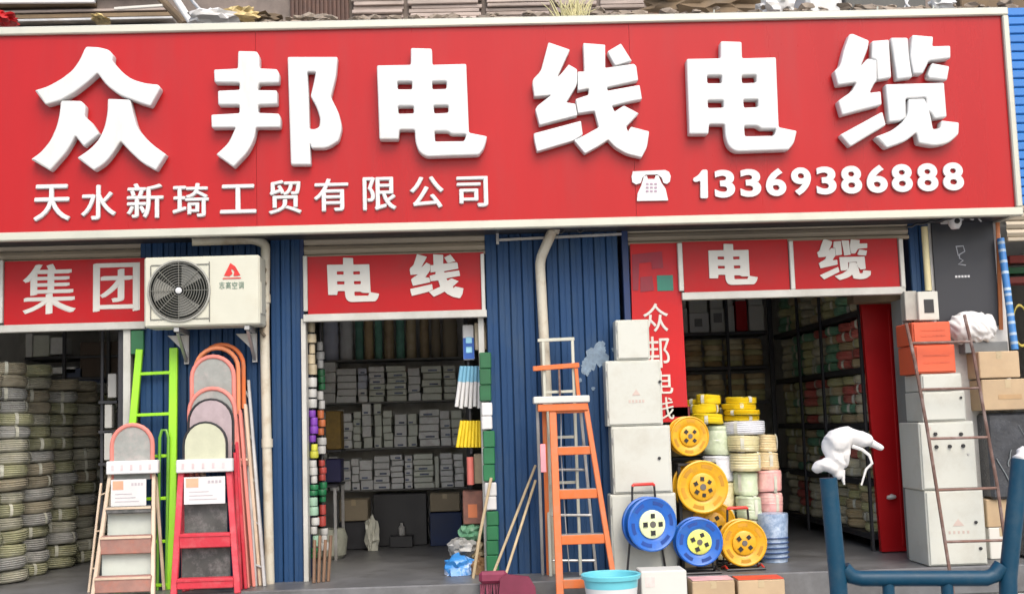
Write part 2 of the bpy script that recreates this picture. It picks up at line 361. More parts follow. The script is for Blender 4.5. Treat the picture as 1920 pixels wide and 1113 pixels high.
# --- blue piers faced with ribbed strips
def pier(px0, px1, n, top=HEAD, ypx=700):
    x0, x1 = X(px0, ypx), X(px1, ypx); wd = (x1-x0)/n
    part('pier_core', BLUED, x0+.01, x1-.01, .03, .30, FZ, top)
    st = MB(); st.bm.free(); st.bm = bmesh.new()
    pr = [(-.5*wd+.002, .009), (-.5*wd+.008, 0), (-.06*wd, 0), (-.04*wd, .003), (.04*wd, .003), (.06*wd, 0), (.5*wd-.008, 0), (.5*wd-.002, .009)]
    V0 = [st.bm.verts.new((a, b, 0)) for a, b in pr]; V1 = [st.bm.verts.new((a, b, top-FZ)) for a, b in pr]
    for i in range(len(pr)-1): st.bm.faces.new((V0[i], V0[i+1], V1[i+1], V1[i]))
    B0 = [st.bm.verts.new((a, .03, 0)) for a in (pr[0][0], pr[-1][0])]; B1 = [st.bm.verts.new((a, .03, top-FZ)) for a in (pr[0][0], pr[-1][0])]
    st.bm.faces.new((B0[0], V0[0], V1[0], B1[0])); st.bm.faces.new((V0[-1], B0[1], B1[1], V1[-1]))
    me = st.mesh('cladding_strip'); me.materials.append(BLUE)
    for i in range(n):
        o = bpy.data.objects.new('cladding_strip', me); C.objects.link(o); o.parent = bld
        o.location = (x0+wd*(i+.5), 0, 0)
pier(262, 505, 11)
pier(508, 566, 3)
pier(915, 1168, 11)
pier(1706, 1745, 2, ypx=480)
part('pier_edge', BLUED, X(1168, 520), X(1180, 520), -.012, .25, FZ, HEAD, .003)
part('dark_jamb', BLUED, X(566, 850), X(574, 850), .0, .25, FZ, HEAD, .003)
part('wall_column', WALLD, X(1745, 480), X(1880, 480), .012, .25, FZ, HEAD)
part('wall_column', mat('jamb_grey', (.20, .21, .20), .7, var=.2), X(1703, 800), X(1722, 800), -.01, .2, FZ, Z(1710, 560), .004)
# lighter plaster stain on the pier
PM = mat('plaster_patch', (.20, .27, .34), .85, var=.4, scale=25, bump=.4, dirt=(.14, .20, .28), dirt_amt=.6, dirt_scale=30)
for (a, b, rad, sd_) in ((1116, 670, .075, 4), (1098, 690, .04, 5), (1128, 652, .035, 6), (1150, 655, .012, 7), (1088, 712, .012, 8), (1140, 712, .014, 9), (1160, 690, .008, 10), (1112, 728, .012, 11)):
    cc = at(a, b, 0); pts = []
    for k in range(56):
        t_ = 2*math.pi*k/56; dv = Vector((math.cos(t_), math.sin(t_), 0)); r = rad*max(.35, 1+.5*noise.noise(dv*1.4+Vector((0, 0, sd_)))+.3*noise.noise(dv*3.5+Vector((0, 0, sd_*2))))
        pts.append((cc.x+r*dv.x, cc.z+r*dv.y*1.25))
    g = MB(); g.prism(pts, -.002-.0004*(sd_-3), .004); obj('plaster_patch', g, PM, bld)

# --- door frames
for a, b, y0 in ((568, 577, 598), (903, 914, 580)):
    part('door_post', ALU2, X(a, 850), X(b, 850), -.03 if a < 900 else .02, .08, FZ, Z(a, y0), .003)
part('door_post', CREAM if 0 else ALU2, X(232, 720), X(246, 720), -.02, .06, FZ, Z(240, 618), .003)
part('door_post', DARKM, X(219, 720), X(231, 720), .03, .1, FZ, Z(240, 618), .003)

# --- roller shutters (curtain rolled down a little above every door)
def shutter(px0, px1, y0, y1, label, Y=.02, n=3):
    X0, X1, Z0, Z1 = rect(px0, y0, px1, y1, Y)
    Z1 += .25
    t = thing('roller_shutter', label, 'shutter', ((X0+X1)/2, Y, Z0), 'roller shutters above the doorways')
    k = int((Z1-Z0)/.062); h = (Z1-Z0)/k
    g0 = MB(); g0.bm.free(); g0.bm = bmesh.new()
    pr = [(0.012, 0), (0, .006), (-.012, h*.5), (0, h-.008), (.012, h-.002)]
    a = [g0.bm.verts.new((-(X1-X0)/2, p, q)) for p, q in pr]; b = [g0.bm.verts.new(((X1-X0)/2, p, q)) for p, q in pr]
    for i in range(len(pr)-1): g0.bm.faces.new((a[i], b[i], b[i+1], a[i+1]))
    me = g0.mesh('slat'); me.materials.append(SHUT)
    for i in range(k):
        o = bpy.data.objects.new('slat', me); C.objects.link(o); o.parent = t; o.location = (0, 0, i*h)
    g = MB(); g.box(X0, X1, Y-.015, Y+.03, Z0-.03, Z0-.002, .004); obj('bottom_rail', g, SHUT, t)
shutter(-60, 268, 452, 486, 'grimy beige roller shutter rolled up above the leftmost doorway')
shutter(566, 912, 432, 474, 'beige roller shutter rolled up above the middle doorway')
shutter(1170, 1703, 412, 447, 'beige roller shutter rolled up above the right doorway with yellow reels')
shutter(1886, 2120, 395, 442, 'beige roller shutter at far right edge beyond the black poster')

# ---------------------------------------------------------------- main sign
SY = -.36
t = thing('shop_sign', 'large red shop sign with raised white Chinese characters and a phone number', 'sign', (0, SY, 2.66))
L0 = -4.7
ft, fb = Z(960, 49, SY), Z(960, 413, SY)       # inner edges
fo, fbo = Z(960, 34, SY), Z(960, 429, SY)
xr_i, xr_o = X(1889, 200, SY), X(1901, 200, SY)
seams = [L0, X(-240, 200, SY), X(480, 200, SY), X(1185, 200, SY), xr_i]
for a, b in zip(seams, seams[1:]):
    g = MB(); g.box(a+.001, b-.001, SY, SY+.03, fb, ft); obj('panel', g, RED, t)
g = MB(); g.box(L0, xr_i, SY+.034, 0.14, fbo+.02, fo-.02); obj('casing', g, DARKM, t)
g = MB(); g.box(L0, xr_o, SY-.03, SY+.03, ft, fo, .008); obj('frame', g, ALU, t)
g = MB(); g.box(L0, xr_o, SY-.03, SY+.03, fbo, fb, .008); obj('frame', g, ALU, t)
g = MB(); g.box(xr_i, xr_o, SY-.03, SY+.03, fb+.001, ft-.001, .008); obj('frame', g, ALU, t)
g = MB(); g.box(xr_i+.004, xr_o-.004, SY+.031, .12, fbo+.01, fo-.01); obj('side_panel', g, ALU, t)
for k in ('zhong', 'bang', 'dian', 'xian'): poly_char('letter', k, SY-.075, .07, WHITE, t, alt=.006)
poly_char('letter', 'dian', SY-.075, .07, WHITE, t, box=(1287, 78, 1494, 285), alt=.006)
poly_char('letter', 'lan', SY-.075, .07, WHITE, t, alt=.006)
for ch, bx in zip('天水新琦工贸有限公司', ((62,345,131,414),(151,346,217,412),(237,343,306,409),(323,343,391,407),(412,345,480,400),(503,337,565,401),(588,334,653,396),(680,331,743,394),(768,330,832,390),(856,330,915,388))):
    glyph('letter', ch, bx, SY-.022, .018, WHITE, t, .022)
GL['one'] = [zc([(1340,330),(1440,270),(1500,175),(1600,175),(1610,690),(1470,690),(1470,370),(1400,400),(1345,385)], 1160, 300, 9.6)]
poly_char('digit', 'one', SY-.022, .018, WHITE, t, bev=.002)
for ch, x0, x1, i in (('3',1340,1378,1),('3',1388,1427,2),('6',1436,1474,3),('9',1484,1521,4),('3',1531,1568,5),('8',1577,1616,6),('6',1625,1664,7),('8',1672,1711,8),('8',1720,1759,9),('8',1768,1807,10)):
    glyph('digit', ch, (x0, 320-1.55*i, x1, 372-1.5*i), SY-.022, .018, WHITE, t, -.034)
# telephone symbol
def pz(pts, Y): return [(at(x, y, Y).x, at(x, y, Y).z) for x, y in pts]
def zt(pts): return [(1160+x/9.6, 300+y/9.6) for x, y in pts]
g = MB()
g.prism(pz(zt([(250,215),(830,190),(900,225),(930,300),(915,400),(860,440),(800,420),(770,330),(690,270),(480,275),(420,330),(395,420),(310,450),(240,410),(228,300)]), SY), SY-.02, SY-.001)
g.prism(pz(zt([(450,300),(500,290),(520,350),(640,350),(660,285),(710,290),(760,410),(840,530),(885,735),(325,745),(335,610),(400,470)]), SY), SY-.018, SY-.0015)
ph = obj('phone_symbol', g, WHITE, t)
g = MB()
for i in range(3):
    for j in range(3):
        c = at(1160+(515+i*75)/9.6, 300+(430+j*65)/9.6, SY-.02); g.box(c.x-.009, c.x+.009, SY-.0215, SY-.0182, c.z-.006, c.z+.006)
obj('keypad', g, mat('keypad_grey', (.35, .25, .32), .6), ph)
# cable and fixing lamps on top of sign edge: little pegs
for px in (1338, 1645, 1750):
    c = at(px, 22, SY); g = MB(); g.tube([(c.x, SY, fo-.003), (c.x+.004, SY, fo+.03)], .006, 6); obj('fixing_bolt', g, ALU, t)

# ---------------------------------------------------------------- signs over the doors
def door_sign(label, panels, frame_rect, rails, chars, Y=-.03):
    X0, X1, Z0, Z1 = rect(*frame_rect, Y)
    t = thing('door_sign', label, 'sign', ((X0+X1)/2, Y, Z0))
    for p in panels:
        a, b, c, d = rect(*p, Y); g = MB(); g.box(a, b, Y, Y+.03, c, d+.004); obj('panel', g, RED2, t)
    for r_ in rails:
        a, b, c, d = rect(*r_, Y); g = MB(); g.box(a, b, Y-.022, Y+.04, c, d, .004); obj('rail', g, ALU2, t)
    for key, bx in chars:
        if len(key) > 1: poly_char('letter', key, Y-.008, .007, WHITEF, t, box=bx, bev=.0012, alt=.0)
        else: glyph('letter', key, bx, Y-.005, .004, WHITEF, t, .03)
door_sign('red sign reading 集团 above the leftmost doorway beside the air conditioner', [(8, 488, 273, 608)], (0, 488, 273, 620), [(-60, 607, 273, 621), (-4, 488, 7, 606)],
          [('集', (42, 493, 142, 590)), ('团', (174, 491, 262, 585))])
door_sign('red sign reading 电线 above the middle doorway', [(577, 478, 908, 586)], (568, 478, 912, 598), [(569, 585, 913, 599), (569, 480, 577, 584), (902, 476, 909, 582)],
          [('dian', (613, 483, 711, 566)), ('xian', (768, 476, 869, 559))])
door_sign('red two-panel sign reading 电缆 above the right doorway', [(1281, 452, 1479, 546), (1489, 450, 1685, 542)], (1272, 450, 1695, 556),
          [(1278, 543, 1697, 557), (1271, 456, 1280, 546), (1480, 452, 1488, 543), (1686, 448, 1694, 541)],
          [('dian', (1328, 457, 1421, 534)), ('lan', (1532, 448, 1633, 525))])

# ---------------------------------------------------------------- red vertical banner board
BY = .0
t = thing('banner_board', 'upright red board with white Chinese characters beside the right doorway', 'sign', (X(1230), BY, FZ))
g = MB(); P = pz([(1181, 458), (1272, 456), (1290, 790), (1190, 792)], BY); g.prism(P, BY-.02, BY+.02); bb = obj('board', g, REDP, t)
for k, (ch, bx) in enumerate((('众', (1206, 568, 1253, 622)), ('邦', (1211, 630, 1256, 690)), ('电', (1221, 695, 1262, 738)), ('线', (1223, 745, 1264, 800)))):
    if k == 3: bx = (1226, 744, 1264, 786)
    glyph('letter', ch, bx, BY-.025, .004, WHITEF, t, .012)
g = MB(); a, b, c, d = rect(1232, 516, 1262, 545, BY-.02); g.box(a, b, BY-.024, BY-.0205, c, d); obj('sticker', g, mat('green_sticker', (.02, .16, .11), .5, var=.2), t)
g = MB(); g.prism(pz([(1184,478),(1240,472),(1243,503),(1222,505),(1220,492),(1198,494),(1196,545),(1186,545)], BY), BY-.0235, BY-.0205)
g.prism(pz([(1200,520),(1222,518),(1226,545),(1200,548)], BY), BY-.0235, BY-.0205); obj('faded_print', g, mat('faded_print', (.26, .015, .03), .6), t)

# ---------------------------------------------------------------- air conditioner
AY = -.34
X0, X1, Z0, Z1 = rect(270, 480, 487, 611, AY)
t = thing('air_conditioner', 'white outdoor air conditioner unit mounted on blue pier beside the leftmost sign', 'air conditioner', ((X0+X1)/2, AY, Z0))
g = MB(); g.box(X0, X1, AY, AY+.26, Z0, Z1, .012); obj('casing', g, ACW, t)
c = at(336, 545, AY); R = .205
g = MB()
sp = MATS['ac_grille']
g.lathe([(R+.012, 0), (R+.012, -.012), (R, -.014), (R-.004, -.002)], (c.x, AY, c.z), 'Y', 40); g.lathe([(R-.004, -.003), (.001, -.003)], (c.x, AY, c.z), 'Y', 40)
obj('fan_recess', g, mat('fan_dark', (.26, .26, .23), .6), t)
g = MB()
for k in range(11):
    r = R*(k+1)/11.5; g.lathe([(r-.0025, -.010), (r+.0025, -.010), (r+.0025, -.015), (r-.0025, -.015)], (c.x, AY, c.z), 'Y', 40, closed=True)
for k in range(8):
    a = k*math.pi/4; g.tube([(c.x+.03*math.cos(a), AY-.016, c.z+.03*math.sin(a)), (c.x+R*math.cos(a), AY-.014, c.z+R*math.sin(a))], .003, 5)
obj('fan_grille', g, mat('grille_wire', (.14, .14, .12), .5, .1), t)
g = MB()
for k in range(3):
    a0 = k*2.094+.5; P = []
    for q in range(7): P.append((c.x+R*.85*math.cos(a0+q*.16), c.z+R*.85*math.sin(a0+q*.16)))
    P += [(c.x+.03*math.cos(a0+.5), c.z+.03*math.sin(a0+.5)), (c.x+.03*math.cos(a0), c.z+.03*math.sin(a0))]
    g.prism(P, AY-.0055, AY-.0035)
obj('fan_blade', g, mat('fan_blade', (.22, .22, .195), .5), t)
g = MB(); g.lathe([(.022, -.010), (.022, -.02), (.014, -.026), (.001, -.026)], (c.x, AY, c.z), 'Y', 20); obj('fan_hub', g, WHITE, t)
a, b = at(282, 545, AY).x, at(392, 545, AY).x
g = MB(); g.box(a, a+.006, AY-.006, AY-.0005, Z0+.05, Z1-.06); g.box(b, b+.006, AY-.006, AY-.0005, Z0+.03, Z1-.04); g.box(a+.007, b-.001, AY-.006, AY-.0005, Z1-.06, Z1-.054); g.box(a+.007, b-.001, AY-.006, AY-.0005, Z0+.05, Z0+.056)
obj('trim', g, ACG, t)
g = MB(); g.prism(pz([(420,517),(432,493),(441,499),(451,516),(443,516),(437,505),(433,505),(436,513),(430,518)], AY), AY-.004, AY-.001); g.prism(pz([(440,507),(447,517),(438,517)], AY), AY-.0045, AY-.001)
g.prism(pz([(418,521),(452,520),(452,522),(418,523)], AY), AY-.004, AY-.001); obj('logo', g, mat('logo_red', (.5, .02, .015), .5), t)
for i, ch in enumerate('志高空调'): glyph('logo_letter', ch, (411+i*12, 528, 421+i*12, 541), AY-.003, .002, mat('logo_grey', (.12, .2, .15), .6), t, .01)
g = MB(); g.box(X1-.004, X1+.006, AY+.03, AY+.2, Z0+.08, Z0+.3, .003); obj('valve_cover', g, ACW, t)
for a, b in ((312, 345), (440, 474)):
    xx = at(b, 640, -.1).x; zb = Z0-.002; g = MB()
    g.box(xx-.018, xx+.018, AY+.02, -.0005, zb-.03, zb, .002); g.box(xx-.018, xx+.018, -.03, -.001, zb-.24, zb-.031, .002)
    g.bar((xx, AY+.06, zb-.03), (xx, -.03, zb-.22), .02, .02); br = obj('bracket', g, STEEL, t)
    g = MB(); xx2 = at(a, 640, AY).x; g.prism([(xx-.001, zb-.031), (xx-.14, zb-.031), (xx-.001, zb-.17)], -.004, -.001); obj('gusset', g, STEEL, br)

# ---------------------------------------------------------------- pipes
def pipe(label, pts, r, mt=PVC, cat='pipe', name='drain_pipe', collars=()):
    t = thing(name, label, cat, (pts[-1][0], pts[-1][1], pts[-1][2]))
    # round corners
    P = [Vector(pts[0])]
    for i in range(1, len(pts)-1):
        a, b, c = (Vector(v) for v in pts[i-1:i+2]); k = min(.06, (b-a).length*.4, (c-b).length*.4)
        p0 = b+(a-b).normalized()*k; p2 = b+(c-b).normalized()*k
        for q in range(5): s = q/4; P.append(p0*(1-s)**2+b*2*s*(1-s)+p2*s*s)
    P.append(Vector(pts[-1]))
    g = MB(); g.tube(P, r, 14); obj('pipe_run', g, mt, t)
    for cpt, d in collars:
        cpt, d = Vector(cpt), Vector(d).normalized(); g = MB(); g.tube([cpt-d*.03, cpt+d*.03], r*1.17, 14); obj('collar', g, mt, t)
    return t
p = lambda x, y, Y: tuple(at(x, y, Y))
pa = [p(360, 452, -.2), p(478, 449, -.07), p(498, 458, -.06), p(496, 620, -.06), p(506, 1113, -.06)]
pa[-1] = (at(506, 1100, -.06).x, -.06, FZ)
pipe('stained cream drain pipe running down between the red ladders and the middle doorway', pa, .034, collars=[(at(497, 560, -.06), (0, 0, 1)), (at(501, 830, -.06), (0, 0, 1))])
# insulated refrigerant line wrapped beside it
g = MB(); P = []
for k in range(26):
    y = 500+k*5.2; P.append(p(493+4*math.sin(k*1.3), y, -.10+.012*math.cos(k*1.7)))
g.tube(P, .013, 7); solo('wrapped_tube', g, mat('tube_wrap', (.16, .13, .09), .8, var=.5, scale=30), 'dirty wrapped coolant tube behind the air conditioner against the cream pipe', 'tube')
pb = [p(1044, 415, -.13), p(1012, 487, -.06), p(1027, 720, -.05), p(1030, 900, -.05)]
pb[-1] = (at(1034, 900, -.05).x, -.05, FZ); pb[2] = (pb[1][0]+.02, -.05, pb[2][2])
pipe('cream drain pipe bending down the wide blue pier behind the orange ladder', pb, .037, collars=[(at(1040, 428, -.12), (.45, 0, 1))])
t = thing('pipe_bracket', 'thin grey metal rail fixed across the top of the wide blue pier', 'bracket', tuple(at(932, 455, -.05)))
g = MB(); g.bar(p(932, 428, -.04), p(933, 458, -.04), .02, .02); obj('upright', g, STEEL, t)
g = MB(); g.bar(p(936, 450, -.04), p(1165, 439, -.04), .018, .018); obj('rail', g, STEEL, t)
g = MB(); P = [p(1040+12*k, 432+6*math.sin(k*1.9)-k*.6, -.1) for k in range(8)]; g.tube(P, .008, 6); solo('black_cable', g, BLACK, 'black cable bundled under the sign beside the cream drain pipe', 'cable')

# ---------------------------------------------------------------- coils of cable
def coil_mesh(R, h, r_in, mt, seed=0, n=5, seg=22):
    g = MB(); pr = []
    rnd = random.Random(seed)
    pr.append((r_in, .08*h)); pr.append((r_in, .92*h))
    pr += [(r_in+.2*(R-r_in), h*.985), (R*.74, h), (R*.86, h*.97)]
    for k in range(n):
        z = h*(.92-.84*(k+.5)/n); bu = 1-.10*abs(2*z/h-1)**2.2; pr.append((R*bu*(.992+rnd.uniform(-.01, .01)), z+h*.84/n*.3)); pr.append((R*bu*(.955+rnd.uniform(-.01, .01)), z-h*.84/n*.3))
    pr += [(R*.86, h*.03), (R*.74, 0), (r_in+.2*(R-r_in), h*.015)]
    g.lathe(pr, seg=seg, closed=True)
    ph = rnd.random()*6
    for v in g.bm.verts:   # slightly out of round, loose windings
        a = math.atan2(v.co.y, v.co.x); k = 1+.02*math.sin(2*a+ph)+.01*math.sin(5*a+ph*2); v.co.x *= k; v.co.y *= k; v.co.z += h*.03*math.sin(a*2+ph*3)
    me = g.mesh('cable_coil'); me.materials.append(mt); return me
def band_mesh(R, h, r_in, mt, angles=(0, 2.1, 4.2)):
    g = MB()
    for a in angles:
        c_, s_ = math.cos(a), math.sin(a); t_ = Vector((-s_, c_, 0)); w_ = .013
        P = [(r_in-.002, .5*h), (r_in, -.001), (R*.88, -.001), (R*.985, h*.15), (R*1.015, h*.5), (R*.985, h*.85), (R*.88, h+.003), (r_in, h+.003)]
        ring = [[g.bm.verts.new(Vector((c_*r, s_*r, z))+t_*w_*sg) for sg in (-1, 1)] for r, z in P]
        for i in range(len(P)): A, B = ring[i], ring[(i+1) % len(P)]; g.bm.faces.new((A[0], A[1], B[1], B[0]))
    me = g.mesh('wrap_band'); me.materials.append(mt); return me
TAPE = mat('tape_pale', (.55, .55, .46), .5, var=.2, scale=10)
def coil_set(R, h, r_in, cols): return {c: [coil_mesh(R, h, r_in, COILS[c], s) for s in range(2)] for c in cols}, band_mesh(R, h, r_in, TAPE)
CN = ['cream', 'yellow-green', 'grey', 'tan', 'green', 'red', 'brown']
def place_coil(sets, c, loc, label, group, rz=None, tilt=(0, 0), band=True):
    ms, bm_ = sets
    o = bpy.data.objects.new('cable_coil', random.choice(ms[c])); C.objects.link(o)
    o.location = loc; o.rotation_euler = (tilt[0], tilt[1], random.uniform(0, 6.28) if rz is None else rz)
    k_ = random.uniform(.93, 1.04); o.scale = (k_, k_*random.uniform(.97, 1.03), 1)
    tag(o, label, 'cable coil', group)
    if band:
        b = bpy.data.objects.new('wrap_band', bm_); C.objects.link(b); b.parent = o; b['kind'] = 'stuff'
    return o
# left shop: stacks along the wall
BASE_COILS = COILS
COILS = [mat('dim_coil_'+n, c, .6, var=.3, scale=14, dirt=d, dirt_amt=.35, dirt_scale=18) for n, c, d in (('cream', (.44, .43, .34), (.52, .51, .47)), ('olive', (.37, .37, .23), (.48, .48, .4)), ('grey', (.40, .40, .375), (.52, .52, .50)), ('tan', (.38, .34, .25), (.4, .38, .3)))]  # darker copy of the coil colours: the left shop's dimness is in them
setL = coil_set(.20, .092, .09, (0, 1, 2, 3)); COILS = BASE_COILS
for k in range(6):
    y = .10+.45*k; n = [16, 17, 17, 16, 16, 16][k]; x = -3.63+.035*k
    for j in range(n):
        c = random.choices((0, 1, 2, 3), (4, 5, 3, 2))[0]
        place_coil(setL, c, (x+random.uniform(-.018, .018)+.02*math.sin(j*.5+k*2), y+random.uniform(-.018, .018), FZ+.002+j*.096), '%s coil, %s from floor in %s stack from the street, leftmost shop' % (CN[c], ORD[j], ORD1[k]),
                   'cable coils stacked in the leftmost shop', tilt=(random.uniform(-.02, .02), random.uniform(-.02, .02)))
for j in range(0):
    place_coil(setL, (2, 0, 1)[j], (-3.27, .02+.46*j, FZ+.002), ('grey', 'cream', 'yellow-green')[j]+' cable coil lying on the leftmost shop floor before the '+ORD1[j]+' stack', 'loose cable coils on the leftmost shop floor')

# right shop: long rack on the right wall
setR = coil_set(.172, .076, .07, (0, 1, 2, 3, 4, 5))
RX = 3.19; RY0, RY1 = .72, 3.32
rk = thing('cable_rack', 'long black shelf rack of cable coils along the wall in the right shop', 'rack', (RX, 2.5, FZ), None)
tiers = [.32, .73, 1.17, 1.61, 2.06]
for z in tiers:
    g = MB(); g.box(RX-.17, RX+.18, RY0-.05, RY1+.1, z-.05, z-.004, .004); obj('shelf', g, DARKM, rk)
for y in (RY0-.08, 1.72, 2.45, RY1+.13):
    g = MB(); g.box(RX-.192, RX-.172, y-.02, y+.02, FZ, 2.62, .002); obj('upright', g, DARKM, rk)
pal = [((4, 4, 1, 0), (4, 3, 1, 4)), ((0, 1, 3, 2), (0, 3, 1, 5)), ((1, 4, 0, 5), (1, 0, 3, 1)), ((4, 5, 5, 1), (4, 5, 5, 3)), ((4, 1, 0, 4), (2, 1, 1, 4))]
tn = ['lowest', 'second', 'third', 'fourth', 'top']
for ti, z in enumerate(tiers):
    for k in range(7):
        y = RY0+.17+k*.375; n = 5
        base = random.choice((0, 1, 3, 4, 5, 1, 0)) if ti != 3 else (5, 5, 4, 0, 1, 4, 0, 2)[k]
        for j in range(n):
            c = base if random.random() < .7 else random.choice((0, 1, 3, 4, 5))
            place_coil(setR, c, (RX+random.uniform(-.015, .015), y+random.uniform(-.01, .01), z-.002+j*.0775), '%s coil, %s up in %s pile from the street, %s shelf of wall rack' % (CN[c], ORD[j], ORD1[k], tn[ti]),
                       'cable coils on the wall rack in the right shop', tilt=(random.uniform(-.02, .02), random.uniform(-.02, .02)))
# back rack of the right shop
COILS = [mat('pale_coil_'+n, c, .45, var=.2, scale=14) for n, c in (('cream', (.72, .66, .46)), ('olive', (.60, .58, .32)), ('grey', (.6, .6, .55)), ('tan', (.66, .54, .33)), ('green', (.2, .4, .3)), ('red', (.5, .15, .1)), ('brown', (.52, .38, .20)))]
setB = coil_set(.10, .054, .04, (0, 3, 6, 1)); COILS_B = COILS; COILS = BASE_COILS
YB = 3.55
bx0, bx1 = at(1240, 700, YB).x, at(1437, 700, YB).x
bk = thing('back_rack', 'black shelf rack across the back of the right shop behind the yellow coils', 'rack', ((bx0+bx1)/2, YB, FZ))
bz = [.30, .66, at(1360, 752, YB).z, at(1360, 687, YB).z, at(1360, 623, YB).z]
bz = [.32, .32+(bz[2]-.32)/2] + bz[2:]
for z in bz:
    g = MB(); g.box(bx0, bx1, YB-.13, YB+.3, z-.035, z-.003, .003); obj('shelf', g, DARKM, bk)
for x in (bx0-.02, bx1+.02, at(1362, 700, YB).x):
    g = MB(); g.box(x-.015, x+.015, YB-.155, YB-.132, FZ, 2.7, .002); obj('upright', g, DARKM, bk)
lowc = bmesh.new()
for z in bz[:2]:
    for k in range(5):
        for j in range(5):
            m_ = setB[0][3][0].copy(); m_.transform(Matrix.Translation((bx0+.12+k*(bx1-bx0-.2)/4.2, YB, z+j*.0555))); lowc.from_mesh(m_); bpy.data.meshes.remove(m_)
me = bpy.data.meshes.new('coil_stock'); lowc.to_mesh(me); lowc.free(); me.shade_smooth()
tag(link('coil_stock', me, COILS[3]), 'small tan coils filling the two lowest shelves of the back rack', 'cable coils', kind='stuff')
for ti, z in enumerate(bz[:-1]):
    if ti < 2: continue
    for k in range(5):
        x = bx0+.12+k*(bx1-bx0-.2)/4.2
        for j in range(5 if ti != 3 else 5):
            c = random.choice((0, 3, 6, 3, 1))
            place_coil(setB, c, (x+random.uniform(-.006, .006), YB+random.uniform(-.01, .01), z+j*.0555), 'small %s coil, %s up in %s pile from left, %s shelf of back rack' % (CN[c], ORD[j], ORD1[k], ORD[ti]), 'small cable coils on the back rack in the right shop', band=False)
def carton(x0, x1, y0, y1, z0, z1, mt, label, group=None, name='carton', cat='box', tape=True, rz=0.0, lab=None):
    cx, cy = (x0+x1)/2, (y0+y1)/2
    t = thing(name, label, cat, (cx, cy, z0), group, (0, 0, rz))
    g = MB(); a, b, h = (x1-x0)/2, (y1-y0)/2, z1-z0
    g.box(-a, a, -b, b, 0, h, min(.006, h*.06)); obj('box_body', g, mt, t, True)
    if tape:
        g = MB(); g.box(-a*.99, a*.99, -.02, .02, h-.0005, h+.0015); g.box(-.02, .02, -b-.0015, -b+.0005, h*.72, h*.995)
        obj('packing_tape', g, mat('packing_tape', (.42, .33, .2), .3, var=.1), t, True)
    if lab:
        g = MB(); g.box(-a*lab[0], a*lab[1], -b-.002, -b+.0005, h*lab[2], h*lab[3]); obj('print', g, lab[4], t, True)
    return t
INKG = mat('ink_grey', (.2, .2, .2), .7); INKR = mat('ink_red', (.45, .05, .05), .7, var=.3, scale=40); INKB = mat('ink_blue', (.02, .1, .4), .6, var=.2)
zt_ = bz[-1]
for k, (a, b, h, mt, cn, lb) in enumerate(((1246, 1290, .25, CARDW, 'white', None), (1292, 1330, .2, PAPER, 'pale', (.5, .3, .3, .7, INKG)), (1332, 1360, .24, CARDW, 'white', (.6, .6, .4, .8, INKG)), (1362, 1378, .27, CARDW, 'narrow white', None), (1380, 1402, .31, REDP, 'red', None), (1404, 1434, .26, CARDW, 'white', None))):
    xa, xb = at(a, 600, YB-.1).x, at(b, 600, YB-.1).x
    carton(xa+.004, xb-.004, YB-.1, YB+.2, zt_, zt_+h, mt, '%s carton, %s from the left on the top shelf of the back rack' % (cn, ORD1[k]), 'cartons on top of the back rack', lab=lb, tape=False)
    carton(xa+.01, xb-.01, YB-.08, YB+.18, zt_+h+.002, zt_+h+.2, CARDW, 'small white carton on top of the %s top-shelf carton of the back rack' % ORD1[k], 'cartons on top of the back rack', tape=False)

# red inner door
DY = .52
t = thing('red_door', 'dark red inner door standing between the cable rack and the grey cabinets', 'door', (at(1670, 1015, DY).x, DY, FZ))
g = MB()
P = [(at(1613, 568, DY).x, at(1613, 568, DY).z), (at(1692, 566, DY).x, at(1692, 566, DY).z), (at(1713, 1020, DY).x, FZ+.01), (at(1651, 1020, DY).x, FZ+.01)]
g.prism(P, DY-.02, DY+.03); obj('door_leaf', g, REDDOOR, t)
xm = at(1676, 800, DY).x
g = MB(); g.box(xm, xm+.02, DY-.032, DY-.021, FZ+.05, P[1][1]-.05, .004); obj('door_stile', g, REDDOOR, t)
c = at(1671, 931, DY-.05); g = MB(); g.blob((c.x, DY-.05, c.z), .035, .03, .02, .2, 2, 3); obj('door_handle', g, WHITEF, t)
X0, X1, Z0, Z1 = rect(1600, 548, 1700, 566, .24)
part('lintel', TARP, X0, XP[3]-.1, .24, .4, Z0-.0, Z1+.05, .004)

# ---------------------------------------------------------------- middle shop back shelves
MY = 2.45
mx0, mx1 = at(604, 800, MY).x, at(868, 800, MY).x
sh = thing('stock_shelves', 'dark shelves packed with grey packets at the back of the middle shop', 'shelves', ((mx0+mx1)/2, MY, FZ))
sz = [at(735, y, MY).z for y in (916, 838, 752, 672)]
for z in sz:
    g = MB(); g.box(mx0-.05, mx1+.05, MY-.03, MY+.4, z-.014, z-.002, .003); obj('shelf', g, mat('shelf_grey', (.22, .22, .21), .6), sh)
for x in (mx0-.07, at(862, 800, MY).x+.08):
    g = MB(); g.box(x-.02, x+.02, MY-.07, MY-.04, FZ, 2.8, .003); obj('upright', g, DARKM, sh)
g = MB(); g.box(mx0-.05, mx1+.05, MY+.401, MY+.42, FZ, 2.85); obj('back_panel', g, WALLD, sh)
PK = [mat('packet_'+n, c, .55, var=.12, scale=8, dirt=d, dirt_amt=.4, dirt_scale=14) for n, c, d in (
    ('grey', (.74, .75, .73), (.66, .62, .6)), ('pale', (.82, .83, .80), (.5, .41, .41)), ('greenish', (.68, .71, .62), (.55, .55, .48)), ('bluish', (.60, .63, .74), (.6, .6, .6)))]
PN = ['grey', 'pale', 'greenish', 'bluish']
sn = ['lowest', 'second', 'third', 'top']
pkm = {}
cnt = 0
